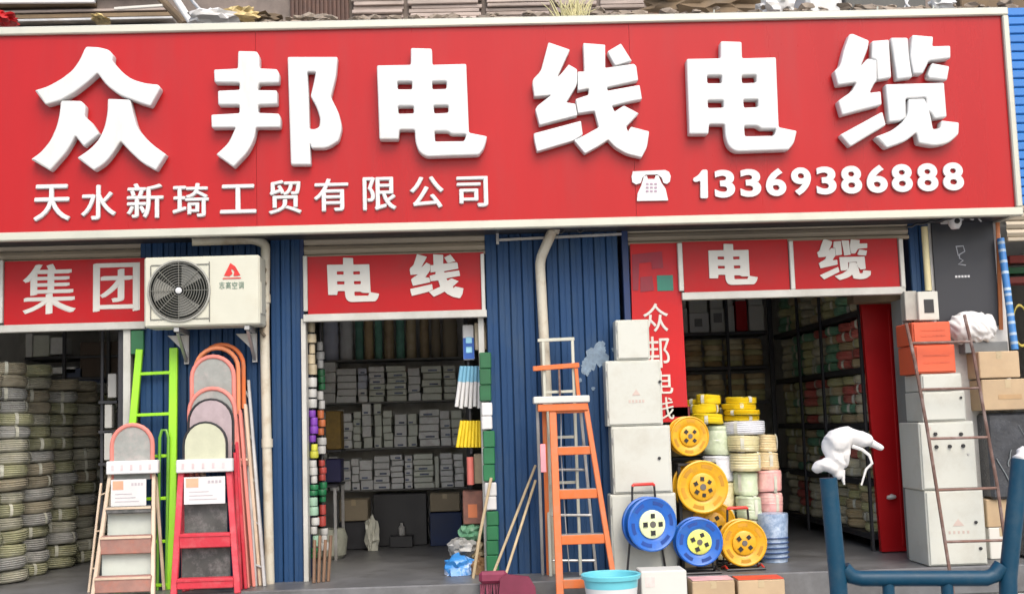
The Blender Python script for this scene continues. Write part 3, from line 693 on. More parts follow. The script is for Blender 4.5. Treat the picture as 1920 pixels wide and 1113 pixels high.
for si, (z0, z1) in enumerate(zip(sz[:3], sz[1:4])):
    x = mx0+.01; k = 0; top = z1-.018-z0
    while x < mx1-.06:
        up_ = random.random() < .16
        wd = random.choice((.075, .09, .10, .12, .15, .19)) if not up_ else random.choice((.035, .045))
        wd = min(wd, mx1-x); hh = top/random.choice((4, 5, 6, 6, 7)) if not up_ else top*random.choice((.8, .9, .97))
        pi = random.choices((0, 1, 2, 3), (5, 3, 3, 1))[0]; j = 0; z_ = z0+.001; lim = z0+top*random.choice((1, 1, 1, 1, 1, .86))
        while z_+hh < lim+.01 and z_+hh < z0+top+.004:
            if random.random() < .15: pi = random.choices((0, 1, 2, 3), (5, 3, 3, 1))[0]
            key = (round(wd, 3), round(hh, 3), pi)
            if key not in pkm:
                g = MB(); g.box(-wd/2+.003, wd/2-.003, 0, .22, 0, hh-.004, .004); g2_ = g.mesh('packet'); g2_.materials.append(PK[pi]); pkm[key] = g2_
            o = bpy.data.objects.new('packet', pkm[key]); C.objects.link(o); o.location = (x+wd/2+random.uniform(-.006, .006), MY-.05+random.uniform(0, .06), z_); o.rotation_euler.z = random.uniform(-.07, .07)
            tag(o, '%s %s packet, %s up in the %s pile from left, %s shelf, middle shop' % (PN[pi], 'upright' if up_ else 'flat', ORD[j], ORD1[k], sn[si]), 'packet', 'packets on the back shelves of the middle shop'); o.scale.x = random.uniform(.93, 1.0)
            if not up_ and random.random() < .4:
                key2 = ('lab', round(wd, 3))
                if key2 not in pkm:
                    g = MB(); g.box(-wd*.22, wd*.22, -.0015, -.0002, .010, .026); m3 = g.mesh('label'); m3.materials.append(mat('packet_label', (.16, .2, .3), .6, var=.6, scale=30)); pkm[key2] = m3
                lo = bpy.data.objects.new('label', pkm[key2]); C.objects.link(lo); lo.parent = o; lo.location = (random.uniform(-.2, .2)*wd, 0, 0)
            z_ += hh+.001; j += 1
            if up_: break
        x += wd+random.uniform(.002, .012); k += 1
# bundles on top tier
BG_ = mat('bundle_green', (.14, .34, .26), .6, var=.3, scale=12)
z = sz[3]
for k, (a, b, mt, cn) in enumerate(((603, 633, PK[3], 'grey'), (635, 660, PK[0], 'grey'), (664, 680, BG_, 'dark green'), (681, 699, COILS_B[6], 'brown'), (701, 716, BG_, 'dark green'), (718, 738, COILS[6], 'brown'), (741, 758, BG_, 'dark green'), (760, 780, COILS[3], 'tan'), (786, 804, COILS[6], 'brown'), (808, 826, CARDD, 'tan'), (829, 858, CARDD, 'dull'))):
    xa, xb = at(a, 640, MY).x, at(b, 640, MY).x; g = MB()
    rr = (xb-xa)/2; hh = .40+random.uniform(-.03, .03)
    g.lathe([(.001, 0), (rr*.9, 0), (rr, .02), (rr*.93, hh*.33), (rr, hh*.4), (rr*.92, hh*.66), (rr, hh*.75), (rr*.85, hh), (.001, hh)], ((xa+xb)/2, MY+.1, z), seg=14)
    solo('bundle', g, mt, '%s wrapped bundle, %s from the left on the top shelf of middle shop' % (cn, ORD1[k]), 'bundle', 'wrapped bundles on the top shelf of the middle shop')
# tall carton set at the right end of the shelf and floor goods
for (a, y0, b, y1, Y, mt, lb) in ((636, 936, 690, 976, 2.1, CARDD, 'dull brown carton on the floor under the middle shop shelves, left'), (806, 925, 862, 958, 2.15, CARDD, 'dull brown carton raised under the right end of middle shop shelves'),
                                  (806, 960, 866, 1000, 2.16, BLUED, 'dark blue crate under the right carton below the middle shop shelves'), (700, 925, 800, 992, 2.3, BLACK, 'black chest on the floor below the middle shop shelves'), (636, 978, 688, 996, 2.1, DARKM, 'low dark box under the left brown carton, middle shop')):
    X0, X1, Z0, Z1 = rect(a, y0, b, y1, Y)
    if y1 > 985: Z0 = FZ+.002
    carton(X0, X1, Y, Y+.28, Z0, Z1, mt, lb, tape=mt is CARDD)
c = at(697, 958, 1.95); g = MB(); g.blob((c.x, 1.95, FZ+.14), .055, .06, .15, .3, 3, 4, 2.5)
for v in g.bm.verts: v.co.z = max(v.co.z, FZ+.002)
solo('cream_bag', g, MATS['tape_pale'], 'crumpled cream bag standing on the floor below the middle shop shelves', 'bag')
c = at(752, 985, 2.15); g = MB(); g.lathe([(.001, FZ+.102), (.03, FZ+.102), (.03, FZ+.17), (.012, FZ+.19), (.012, FZ+.21), (.001, FZ+.21)], (c.x, 2.22, 0), seg=12)
solo('bottle', g, mat('bottle_dull', (.4, .4, .38), .6), 'small pale bottle on the black chest ledge in the middle shop', 'bottle')
g = MB(); g.box(c.x-.1, c.x+.1, 2.14, 2.29, FZ+.002, FZ+.1, .004); solo('low_box', g, BLACK, 'low black box carrying the small pale bottle, middle shop', 'box')
# ---- low table on left of the middle shop
X0, X1, Z0, Z1 = rect(602, 905, 640, 910, 1.6)
t = thing('metal_table', 'small dark metal table just inside the middle doorway on its left', 'table', (X0+.1, 1.6, FZ))
g = MB(); g.box(X0-.12, X1, 1.3, 1.9, Z0, Z0+.02, .002); obj('table_top', g, DARKM, t)
for x, y in ((X1-.02, 1.32), (X1-.02, 1.88), (X0-.1, 1.32), (X0-.1, 1.88)):
    g = MB(); g.box(x-.012, x+.012, y-.012, y+.012, FZ, Z0-.001); obj('leg', g, STEEL, t)
c = gr(620, 1050, FZ); g = MB(); g.lathe([(.001, 0), (.10, 0), (.13, .03), (.145, .17), (.12, .24), (.001, .25)], (c.x-.02, c.y+.15, FZ+.002), seg=20); solo('grey_sack', g, mat('sack_grey', (.30, .31, .25), .85, var=.3, scale=14, bump=.5), 'round grey sack on the floor just inside the middle doorway, left side', 'sack')
for k, (mt, w_, lb) in enumerate(((mat('ochre_pack', (.26, .16, .03), .6, var=.3, scale=20), .14, 'ochre package above the metal table, left side of the middle shop'), (mat('navy_pack', (.03, .03, .10), .6), .14, 'navy package on the metal table in the middle shop'))):
    X0, X1, Z0, Z1 = rect(612, (770, 860)[k], 640, (842, 903)[k], 1.6); carton(X0, X1, 1.55, 1.8, Z0, Z1, mt, lb, tape=False)
t2 = MB(); X0, X1, Z0, Z1 = rect(608, 842, 642, 846, 1.6); t2.box(X0-.1, X1, 1.5, 1.85, Z0, Z0+.015); t2.box(X0-.1, X0-.08, 1.5, 1.52, FZ, Z0)
obj('wall_shelf', t2, DARKM, bld)

# ---- hanging goods on the left jamb of the middle doorway: tapes stacked on pegs
def roll(c, R, h, mt, label, group, cat='tape roll', name='tape_roll'):
    g = MB(); g.lathe([(R*.5, 0), (R*.95, 0), (R, .1*h), (R, .9*h), (R*.95, h), (R*.5, h)], seg=18, closed=True)
    o = obj(name, g, mt); o.location = c; return tag(o, label, cat, group)
def stackcol(x_at, Y, segs, R, where, grp):
    n = 0
    for (y0, y1, colname, mt, cntr) in segs:
        for i in range(cntr):
            ya, yb = y0+(y1-y0)*i/cntr, y0+(y1-y0)*(i+1)/cntr
            px = x_at(yb); c = at(px, yb, Y); h = (at(px, ya, Y).z-c.z)*.93
            ww = random.uniform(.68, 1.08)
            roll((c.x+random.uniform(-.008, .008), Y+random.uniform(-.01, .01), c.z), R*ww, h*random.uniform(.86, 1.03), mt, '%s roll, %s from the top of %s' % (colname, ORD1[n], where), grp); n += 1
PURP = mat('purple', (.16, .04, .32), .45, var=.2); LIME = mat('lime', (.5, .5, .05), .5); TW = mat('tape_white', (.42, .42, .40), .45, var=.15); TG = mat('tape_green', (.012, .14, .05), .45, var=.2)
TC = mat('tape_cream', (.40, .34, .23), .5, var=.25, scale=20); TR = mat('tape_red', (.34, .05, .04), .45, var=.2); TO = mat('tape_orange', (.48, .14, .05), .45, var=.2); TM = mat('tape_mint', (.24, .38, .28), .45)
g1 = 'rolls on the two peg rods at the left side of the middle doorway'
stackcol(lambda y: 583+(y-600)*.018, .10, [(603, 702, 'cream', TC, 5), (706, 764, 'white', TW, 3), (766, 828, 'purple', PURP, 4), (830, 858, 'lime', LIME, 2), (860, 905, 'white', TW, 3), (907, 928, 'green', TG, 2), (930, 965, 'mint', TM, 2), (967, 1000, 'white', TW, 2), (1001, 1023, 'mint', TM, 1), (1025, 1045, 'green', TG, 2)], .032, 'front rod, left jamb of middle doorway', g1)
stackcol(lambda y: 600+(y-600)*.015, .35, [(640, 690, 'white', TW, 3), (692, 730, 'dark green', GREEND, 3), (732, 766, 'white', TW, 2), (768, 815, 'orange', TO, 3), (817, 850, 'white', TW, 2), (860, 900, 'red', TR, 3), (902, 940, 'green', TG, 3), (942, 985, 'red', TR, 2), (987, 1030, 'white', TW, 3)], .034, 'rear rod, left jamb of middle doorway', g1)
for px, Y, l in ((583, .10, 'front'), (600, .35, 'rear')):
    a, b = at(px, 600, Y), at(px+7, 1046, Y); g = MB(); g.tube([(a.x, Y, a.z+.1), (b.x, Y, FZ)], .009, 8); solo('peg_rod', g, DARKM, '%s dark peg rod carrying rolls by the left jamb of the middle doorway' % l, 'rod')
for i in range(4):
    a = gr(586+i*5, 1100, FZ); g = MB(); g.tube([(a.x-.02+i*.012, -.12+i*.02, FZ), (a.x-.03+i*.02, .02, FZ+.28+.03*(i % 2))], .012, 7); solo('wood_offcut', g, mat('brown_wood', (.16, .09, .05), .7, var=.3), 'brown stick, %s from left in the bunch at foot of left jamb, middle doorway' % ORD1[i], 'stick', 'bunch of brown sticks at the middle doorway')
# ---- goods hanging on the right jamb
X0, X1, Z0, Z1 = rect(868, 608, 889, 674, .12)
t = carton(X0, X1, .12, .2, Z0, Z1, PAPER, 'blue and white package hung at the top right of the middle doorway', tape=False, name='hanging_package', cat='package')
g = MB(); w2 = (X1-X0)/2; g.box(-w2*.98, w2*.98, -.043, -.0405, .005, (Z1-Z0)*.62); obj('blue_print', g, INKB, t, True)
for z_ in (.05, .12): g = MB(); g.box(-.02, .025, -.046, -.0432, z_, z_+.045, .004); obj('logo_print', g, mat('sky_print', (.3, .6, .75), .5), t, True)
X0, X1, Z0, Z1 = rect(890, 604, 912, 656, .08); carton(X0, X1, .08, .16, Z0, Z1, TC, 'cream package hung beside the blue and white one, middle doorway', tape=False, name='hanging_package', cat='package')
for i in range(6):
    a = at(866+i*6.5, 686, .1+.012*i); b = at(856+i*8.5, 762+3*(i % 2), .1+.012*i); g = MB(); g.tube([a, b], .015, 10)
    t = thing('roller_tube', 'white tube with pale blue top, %s from left in the hanging bunch' % ORD1[i], 'tube', tuple(b), 'white and blue tubes hanging at the right jamb')
    g2 = MB(); g2.tube([a, a+(b-a)*.38], .0165, 10); obj('blue_sleeve', g2, mat('sleeve_blue', (.16, .38, .52), .5), t); obj('tube_body', g, PAPER, t)
for i in range(7):
    a = at(866+i*5.5, 788, .1+.01*i); b = at(858+i*7, 838, .1+.01*i); g = MB(); g.tube([a, b], .014, 10)
    o = solo('yellow_tube', g, mat('tube_yellow', (.75, .55, .02), .45, var=.2), 'yellow tube, %s from left in the hanging bunch below the white ones' % ORD1[i], 'tube', 'yellow tubes hanging at the right jamb')
g = MB(); a = at(880, 783, .13); g.tube([at(878, 676, .16), at(884, 850, .16)], .01, 8); solo('peg_rod', g, DARKM, 'dark rod holding the white and yellow tubes at the middle doorway', 'rod')
for (x0, y0, x1, y1, mt, cn) in ((899, 660, 921, 752, GREEND, 'dark green'), (903, 754, 923, 805, PAPER, 'white'), (906, 807, 928, 902, TG, 'green'), (909, 904, 931, 956, PAPER, 'white'), (912, 958, 935, 1068, TG, 'green')):
    n = {752: 3, 805: 2, 902: 3, 956: 2, 1068: 4}[y1]
    for i in range(n):
        ya, yb = y0+(y1-y0)*i/n, y0+(y1-y0)*(i+1)/n; X0, X1, Z0, Z1 = rect(x0, ya, x1, yb, -.06)
        if yb > 1060: Z0 = FZ+.002
        where = {752: 'topmost green section', 805: 'upper white section', 902: 'middle green section', 956: 'lower white section', 1068: 'bottom green section'}[y1]
        g = MB(); g.box(X0, X1, -.06, .012 if 0 else -.004, Z0+.002, Z1-.001, .006)
        solo('tape_box', g, mt, '%s box, %s down in the %s of the right-jamb column' % (cn, ORD1[i], where), 'box', 'column of green and white boxes at the right jamb')
X0, X1, Z0, Z1 = rect(874, 856, 890, 908, .15); g = MB(); g.tube([((X0+X1)/2, .15, Z0), ((X0+X1)/2, .15, Z1)], (X1-X0)*.42, 12); solo('pink_tube', g, mat('salmon', (.62, .16, .13), .5), 'salmon pink cylinder hanging below the yellow tubes', 'tube')
X0, X1, Z0, Z1 = rect(889, 850, 905, 906, .2); g = MB(); g.box(X0, X1, .2, .3, Z0, Z1, .004); solo('hanging_package', g, CARDD, 'dull brown package hanging beside the salmon pink cylinder', 'package')
X0, X1, Z0, Z1 = rect(868, 920, 906, 982, .2); carton(X0, X1, .2, .4, Z0, Z1, mat('brown_red_box', (.16, .07, .05), .7, var=.4, scale=20), 'dark reddish brown carton stacked above bags inside the middle doorway, right side', tape=False, lab=(.5, .4, .2, .6, TO))
for k, (x, y, rx, rz_, mt, lb, Y) in enumerate(((884, 998, 24, 18, mat('bag_green', (.10, .25, .14), .4, var=.4, scale=25), 'green and white bag directly under the reddish brown carton', .25), (868, 1025, 26, 18, mat('bag_grey', (.36, .36, .34), .3, var=.4, scale=20), 'crumpled grey plastic bag above the blue and white bag', .2),
                                      (893, 1032, 20, 20, mat('bag_tan', (.35, .28, .16), .5, var=.3, scale=20), 'tan bag leaning behind the wooden stick', .25),
                                      (861, 1062, 28, 22, mat('bag_blue', (.04, .22, .55), .35, var=.2, scale=12, dirt=(.8, .85, .9), dirt_amt=.9, dirt_scale=6), 'blue and white bag lowest in the pile inside the middle doorway', .08),
                                      (898, 1062, 18, 20, mat('bag_brown', (.22, .12, .05), .6, var=.4, scale=15), 'brown bag at the floor behind the wooden stick, middle doorway', .1))):
    c = at(x, y, Y); s = (8.65+Y)/2250; g = MB(); g.blob((c.x, Y, c.z), rx*s, .09, rz_*s, .22, 3, k+2, 2.6)
    for v in g.bm.verts: v.co.z = max(v.co.z, FZ+.002)
    if y > 1050:
        for v in g.bm.verts:
            if v.co.z < c.z-.02: v.co.z = FZ+.002
    solo('plastic_bag', g, mt, lb, 'bag')
g = MB(); g.tube([at(921, 895, -.10), at(900, 1000, -.15), gr(887, 1083, FZ)], .011, 8); solo('wooden_stick', g, BAMB, 'pale wooden stick leaning on the green box column beside the middle doorway', 'stick')

# ---------------------------------------------------------------- left shop interior
YL = 3.4
for k, (a, y0, b, y1, mt, lb) in enumerate(((2, 632, 28, 690, PK[3], 'grey package at the top left of the leftmost shop'), (30, 625, 60, 672, PK[0], 'grey package beside a darker one high in the leftmost shop'), (62, 628, 92, 668, PK[2], 'greenish grey package high in the leftmost shop'),
                                            (94, 632, 118, 664, PK[0], 'small grey package high on the right of the leftmost shop stacks'), (150, 640, 228, 706, mat('umber_box', (.10, .07, .05), .7), 'large dark brown carton at the back of the leftmost shop'), (150, 708, 196, 760, BLUED, 'dark blue package under the large dark brown carton'),
                                            (118, 690, 155, 735, mat('dusk_blue', (.08, .10, .16), .7, var=.2), 'dusty blue bundle beside the coil stacks in the leftmost shop'), (92, 688, 142, 700, PK[1], 'flat pale package lying above the dusty blue bundle'), (160, 800, 192, 826, PK[3], 'small grey package on the dark shelf in the leftmost shop'), (125, 870, 160, 902, PK[0], 'grey package low at the back of the leftmost shop'))):
    X0, X1, Z0, Z1 = rect(a, y0, b, y1, YL-.6); carton(X0, X1, YL-.6, YL-.35, Z0, Z1, mt, lb, tape=False, name='package', cat='package')
t = thing('stock_rack', 'dark storage rack at the back of the leftmost shop', 'rack', (at(120, 1000, YL-.5).x, YL-.4, FZ))
for y in (668, 708, 765, 828, 905):
    X0, X1, Z0, Z1 = rect(-20, y, 232, y+5, YL-.6); g = MB(); g.box(X0, X1, YL-.62, YL-.1, Z0, Z1, .003); obj('shelf', g, DARKM, t)
for px in (122, 205):
    x = at(px, 800, YL-.6).x; g = MB(); g.box(x-.015, x+.015, YL-.65, YL-.625, FZ, 2.8, .002); obj('upright', g, DARKM, t)
for k, (a, y0, b, y1) in enumerate(((202, 700, 218, 745), (196, 758, 210, 802), (195, 808, 210, 862))):
    X0, X1, Z0, Z1 = rect(a, y0, b, y1, .5); g = MB(); g.box(X0, X1, .5, .56, Z0, Z1, .004); solo('trunking_offcut', g, WHITEF, 'white plastic trunking piece, %s of three inside the leftmost door post' % ('upper', 'middle', 'lower')[k], 'trunking', 'white trunking pieces by the leftmost door post')
t = thing('side_rack', 'narrow dark rack holding trunking inside the leftmost doorway on the right', 'rack', (X(205), .6, FZ))
for px in (190, 222):
    x = at(px, 800, .57).x; g = MB(); g.box(x-.01, x+.01, .58, .6, FZ, 2.2); obj('upright', g, DARKM, t)
for y in (750, 805, 865):
    X0, X1, Z0, Z1 = rect(190, y, 224, y+5, .57); g = MB(); g.box(X0, X1, .50, .75, Z0-.005, Z1-.005); obj('shelf', g, DARKM, t)

# ---------------------------------------------------------------- ladders
def V(p_): return Vector(p_)
def hoop_ladder(label, TL, TR, BL, BR, Ytop, Ybot, hoop_top, hm, railm, treadm, plate=None, back=None, card=None, tread_ys=(), rear=None, bar=.022, panels=None, group=None, inner=None, hoopr=.016, back_hide=False):
    """household step ladder: TL,TR,BL,BR photo points of the front frame; hoop above it"""
    def fp(px, py):                      # depth varies linearly with photo height
        f = (py-TL[1])/(BL[1]-TL[1]); return at(px, py, Ytop+(Ybot-Ytop)*f)
    tl, tr, bl, br = fp(*TL), fp(*TR), fp(*BL), fp(*BR)
    ext = lambda a, b: a+(b-a)*((a.z-FZ-.001)/(a.z-b.z))
    bl, br = ext(tl, bl), ext(tr, br)
    t = thing('step_ladder', label, 'ladder', tuple((bl+br)/2), group)
    for a, b in ((tl, bl), (tr, br)):
        g = MB(); g.bar(a, b, bar, .035, .004); obj('rail', g, railm, t)
    # rear frame
    for a, b, s in ((tl, bl, -1), (tr, br, 1)):
        q = Vector((b.x, min(-.03, b.y+.28) if b.y < -.3 else b.y+.12, FZ+.001)); g = MB(); g.bar(a+Vector((0, .045, -.02)), q, bar*.8, .02, .003); obj('rear_leg', g, railm, t)
    # hoop
    ht = at(*hoop_top, Ytop).z; w_ = (tr-tl); P = []
    cxx = (tl+tr)/2; rad = w_.length/2*.93; straight = max(.0, ht-tl.z-rad)
    P.append(Vector((cxx.x-rad, Ytop, tl.z-.03)))
    for k in range(13):
        a = math.pi-math.pi*k/12; P.append(Vector((cxx.x+rad*math.cos(a), Ytop, tl.z+straight+rad*math.sin(a))))
    P.append(Vector((cxx.x+rad, Ytop, tl.z-.03)))
    g = MB(); g.tube(P, hoopr, 9); obj('hoop', g, hm, t)
    if back:
        g = MB(); g.prism([(cxx.x+(v.x-cxx.x)*.93, v.z-.006) for v in P], Ytop-.004, Ytop+.006); obj('backrest', g, back, t)
    if plate:
        X0, X1, Z0, Z1 = rect(*plate, Ytop-.05); g = MB(); g.box(X0, X1, Ytop-.055, Ytop+.0, Z0, Z1, .006); pl = obj('top_tray', g, PAPER, t)
        g = MB(); n = 5
        for i in range(n):
            x = X0+(X1-X0)*(i+.7)/(n+.6); g.box(x-.008, x+.008, Ytop-.0575, Ytop-.0552, Z0+(Z1-Z0)*.3, Z0+(Z1-Z0)*.7)
        tag(obj('print', g, mat('faint_print', (.60, .48, .48), .7), pl), kind='stuff')
    for k, (y0, y1, mt_) in enumerate(tread_ys):
        f = lambda px, py: fp(px, py)
        ym = (y0+y1)/2; s = (ym-TL[1])/(BL[1]-TL[1]); lx = TL[0]+(BL[0]-TL[0])*s; rx = TR[0]+(BR[0]-TR[0])*s
        a, b = fp(lx, y0), fp(rx, y1); Yd = (fp(lx, ym)).y
        g = MB(); g.box(a.x+bar/2, b.x-bar/2, Yd-.03, Yd+.06, b.z, a.z, .006); td = obj('tread', g, mt_, t)
        g = MB(); g.box(a.x+bar/2, b.x-bar/2, Yd-.036, Yd-.031, a.z-.02, a.z-.004, .001); obj('tread_edge', g, railm, td)
    for k, (y0, y1, mt_) in enumerate(panels or ()):
        ym = (y0+y1)/2; s = (ym-TL[1])/(BL[1]-TL[1]); lx = TL[0]+(BL[0]-TL[0])*s; rx = TR[0]+(BR[0]-TR[0])*s
        a, b = fp(lx, y0), fp(rx, y1); Yd = fp(lx, ym).y+.075
        g = MB(); g.box(a.x+bar*.6, b.x-bar*1.3, Yd, Yd+.008, b.z, a.z); obj('panel', g, mt_, t)
    if card:
        X0, X1, Z0, Z1 = rect(*card, (Ytop+Ybot)/2-.02); Yc = fp(card[0], (card[1]+card[3])/2).y-.04; X0, X1, Z0, Z1 = rect(*card, Yc)
        g = MB(); g.box(X0, X1, Yc, Yc+.004, Z0, Z1); cd_ = obj('price_card', g, PAPER, t); W_, H_ = X1-X0, Z1-Z0
        g = MB(); g.box(X0+.05*W_, X0+.35*W_, Yc-.0015, Yc-.0002, Z0+.62*H_, Z0+.95*H_); obj('colour_print', g, mat('card_orange', (.75, .35, .22), .7, var=.2), cd_)
        g = MB()
        for i in range(4): g.box(X0+(.58+.09*i)*W_, X0+(.64+.09*i)*W_, Yc-.0015, Yc-.0002, Z0+.76*H_, Z0+.86*H_)
        for i in range(3): g.box(X0+.12*W_, X0+(.8-.1*i)*W_, Yc-.0015, Yc-.0002, Z0+(.16+.14*i)*H_, Z0+(.19+.14*i)*H_)
        obj('line_print', g, mat('card_grey', (.42, .38, .40), .7), cd_)
    return t
grp = 'hooped step ladders leaning on the blue pier under the air conditioner'
# rear ones first
hoop_ladder('orange hooped step ladder, rearmost of the stack under the air conditioner', (372, 760), (460, 757), (392, 1113), (490, 1113), -.12, -.16, (418, 646), ORANGE, CREAM, TREADP, back=None, group=grp, tread_ys=[(860, 872, TREADP)])
hoop_ladder('salmon hooped step ladder just in front of the rearmost orange one', (364, 770), (450, 768), (380, 1113), (478, 1113), -.16, -.21, (408, 652), mat('hoop_salmon', (.66, .23, .10), .45), PINK, TREADP, back=None, group=grp, tread_ys=[(860, 872, TREADP)])
hoop_ladder('pink hooped step ladder with grey mesh backrest, third from the wall', (357, 780), (442, 778), (360, 1113), (466, 1113), -.20, -.27, (400, 668), PINK, PINK, TREADP, back=MESHG, group=grp, tread_ys=[(830, 842, TREADP)])
hoop_ladder('salmon pink step ladder with a low hoop, directly behind the black hooped one', (352, 830), (444, 828), (352, 1113), (462, 1113), -.225, -.31, (399, 728), PINK, LRED, TREADP, back=MATS['backrest_grey'], group=grp, hoopr=.016)
hoop_ladder('black hooped step ladder between the pink and the front red ladder', (350, 850), (441, 848), (345, 1113), (452, 1113), -.25, -.35, (396, 748), BLACK, LRED, TREADG, back=mat('backrest_mauve', (.36, .29, .30), .7, var=.2, scale=14), group=grp, hoopr=.008)
hoop_ladder('red step ladder with thin black hoop, pale backrest and white price card, frontmost', (341, 876), (429, 874), (326, 1113), (446, 1113), -.33, -.52, (388, 791), BLACK, LRED, LRED, plate=(330, 860, 436, 885), back=mat('backrest_pale', (.46, .47, .34), .7, var=.12, scale=12), card=(345, 893, 422, 944),
            tread_ys=[(1000, 1024, LRED), (1084, 1100, LRED)], panels=[(945, 998, TREADG), (1026, 1082, TREADG)], group=grp, bar=.042, hoopr=.008)
hoop_ladder('pink and cream step ladder with rounded grey backrest, standing before the green ladder', (207, 890), (289, 888), (176, 1104), (287, 1108), -.22, -.50, (251, 796), PINK, CREAM, TREADP, plate=(199, 863, 297, 888), back=MESHG, card=(208, 898, 274, 948),
            tread_ys=[(949, 960, TREADG), (1004, 1036, TREADP), (1080, 1108, TREADP)], panels=[(961, 1003, PALE), (1037, 1079, PALE)], bar=.026)
# silver rails right of the stack
t = thing('straight_ladder', 'narrow silver ladder leaning behind the red ladders beside the cream pipe', 'ladder', tuple(gr(480, 1100, FZ)))
for a, b in (((455, 690), (480, 1100)), ((466, 712), (497, 1104))):
    p0 = at(*a, -.05); p1 = at(*b, -.2); p1 = p0+(p1-p0)*((p0.z-FZ)/(p0.z-p1.z)); g = MB(); g.bar(p0, p1, .022, .03, .003); obj('rail', g, STEEL, t)
for k in range(5):
    f = .1+.2*k; a = at(456, 690, -.05).lerp(at(480, 1100, -.2), f); b = at(466, 712, -.05).lerp(at(497, 1104, -.2), f); g = MB(); g.tube([a, b], .008, 7); obj('rung', g, STEEL, t)
# cream rail beside the pink ladder
t = thing('straight_ladder', 'narrow cream ladder standing left of the pink and cream step ladder', 'ladder', tuple(gr(180, 1090, FZ)))
for a, b in (((190, 905), (168, 1096)), ((203, 900), (182, 1096))):
    p0 = at(*a, -.12); p1 = at(*b, -.2); p1 = p0+(p1-p0)*((p0.z-FZ)/(p0.z-p1.z)); g = MB(); g.bar(p0, p1, .016, .02, .003); obj('rail', g, CREAM, t)
for k in range(3):
    f = .12+.36*k; a = at(190, 905, -.12).lerp(at(168, 1096, -.2), f); b = at(203, 900, -.12).lerp(at(182, 1096, -.2), f); g = MB(); g.tube([a, b], .006, 7); obj('rung', g, CREAM, t)
# green ladder
t = thing('straight_ladder', 'bright green ladder leaning on the pier behind the pink step ladder', 'ladder', tuple(gr(330, 1105, FZ)))
rl = []
for a, b, wd in (((262, 655), (222, 1090), .05), ((326, 652), (322, 1108), .058)):
    p0 = at(*a, -.035); p1 = at(*b, -.2); p1 = p0+(p1-p0)*((p0.z-FZ)/(p0.z-p1.z)); rl.append((p0, p1)); g = MB(); g.bar(p0, p1, wd, .035, .004); obj('rail', g, GREEN, t)
for k in range(6):
    f = .105+.175*k; a, b = rl[0][0].lerp(rl[0][1], f), rl[1][0].lerp(rl[1][1], f); g = MB(); g.bar(a+Vector((.022, 0, 0)), b-Vector((.025, 0, 0)), .022, .03, .003); obj('rung', g, GREEN, t)
g = MB(); g.box(*rect(248, 620, 272, 664, .0)[:2], -.04, -.005, *rect(248, 620, 272, 664, .0)[2:], .004); solo('green_packet', g, GREEND, 'dark green packet fixed above the bright green ladder beside the door post', 'packet')
t = thing('straight_ladder', 'darker green narrow ladder rail pair tucked between the pink and bright green ladders', 'ladder', tuple(gr(310, 1100, FZ)))
g = MB(); p0 = at(305, 806, -.14); g.tube([(p0.x-.02, -.2, FZ), (p0.x-.02, -.14, p0.z-.05), (p0.x-.005, -.14, p0.z), (p0.x+.025, -.14, p0.z), (p0.x+.04, -.14, p0.z-.05), (p0.x+.04, -.2, FZ)], .011, 8); obj('rail', g, mat('green_mid', (.14, .36, .03), .45), t)

# --- orange A-frame
t = thing('platform_ladder', 'orange step ladder with white top edge standing before the wide blue pier', 'ladder', tuple(gr(1085, 1105, 0)))
YT, YBt = -.40, -.62
def fo_(px, py): f = (py-750)/(1113-750); return at(px, py, YT+(YBt-YT)*f)
def down(a, b, z=.002): return a+(b-a)*((a.z-z)/(a.z-b.z))
for (a, b, wd, mt) in (((1036, 764), (1050, 1113), .05, ORANGE), ((1098, 760), (1150, 1080), .036, ORANGE)):
    p0, p1 = fo_(*a), fo_(*b); p1 = down(p0, p1); g = MB(); g.bar(p0, p1, wd, .03, .004); obj('rail', g, ORANGE, t)
for (a, b, wd, mt) in (((1007, 750), (1019, 1113), .022, STEEL), ((1020, 762), (1030, 1113), .03, ORANGE), ((1088, 762), (1118, 1080), .02, STEEL)):
    p0 = at(a[0], a[1], YT+.05); p1 = at(b[0], b[1], -.10); p1 = Vector((p1.x, -.1, FZ+.001)) ; g = MB(); g.bar(p0, p1, wd, .025, .003); obj('rear_leg', g, mt, t)
for y0, y1 in ((762, 773), (838, 851), (918, 933), (1003, 1018), (1086, 1100), (1168, 1182)):
    s = (y0-764)/(1113-764); a = fo_(1040+15*s, y0); b = fo_(1098+52*s*1.08, y1); g = MB(); g.box(a.x, b.x-.006, a.y-.01, a.y+.09, b.z, a.z, .004); td = obj('tread', g, ORANGE, t)
    g = MB(); g.box(a.x+.01, b.x-.016, a.y-.005, a.y+.085, a.z+.0005, a.z+.003); obj('tread_grip', g, STEEL, td)
for y0 in (880, 965, 1050):
    s = (y0-764)/349; a = at(1030+8*s, y0, -.28+.12*s); b = at(1092+28*s, y0, -.28+.12*s); g = MB(); g.tube([a, b], .01, 8); obj('rear_brace', g, STEEL, t)
X0, X1, Z0, Z1 = rect(1000, 742, 1105, 755, YT-.02); g = MB(); g.box(X0, X1, YT-.05, YT+.1, Z0, Z1, .006); obj('top_cap', g, CARDW, t)
X0, X1, Z0, Z1 = rect(1008, 756, 1102, 770, YT); g = MB(); g.box(X0, X1, YT-.04, YT+.08, Z0, Z1-.002, .004); obj('top_frame', g, ORANGE, t)
g = MB(); P = [at(1052, 772, -.3), at(1052, 850, -.36), at(1057, 930, -.42), at(1062, 1000, -.4), at(1068, 1070, -.42)]; g.tube(P, .004, 6); solo('cord', g, STEEL, 'thin pale cord hanging down inside the orange ladder', 'cord')
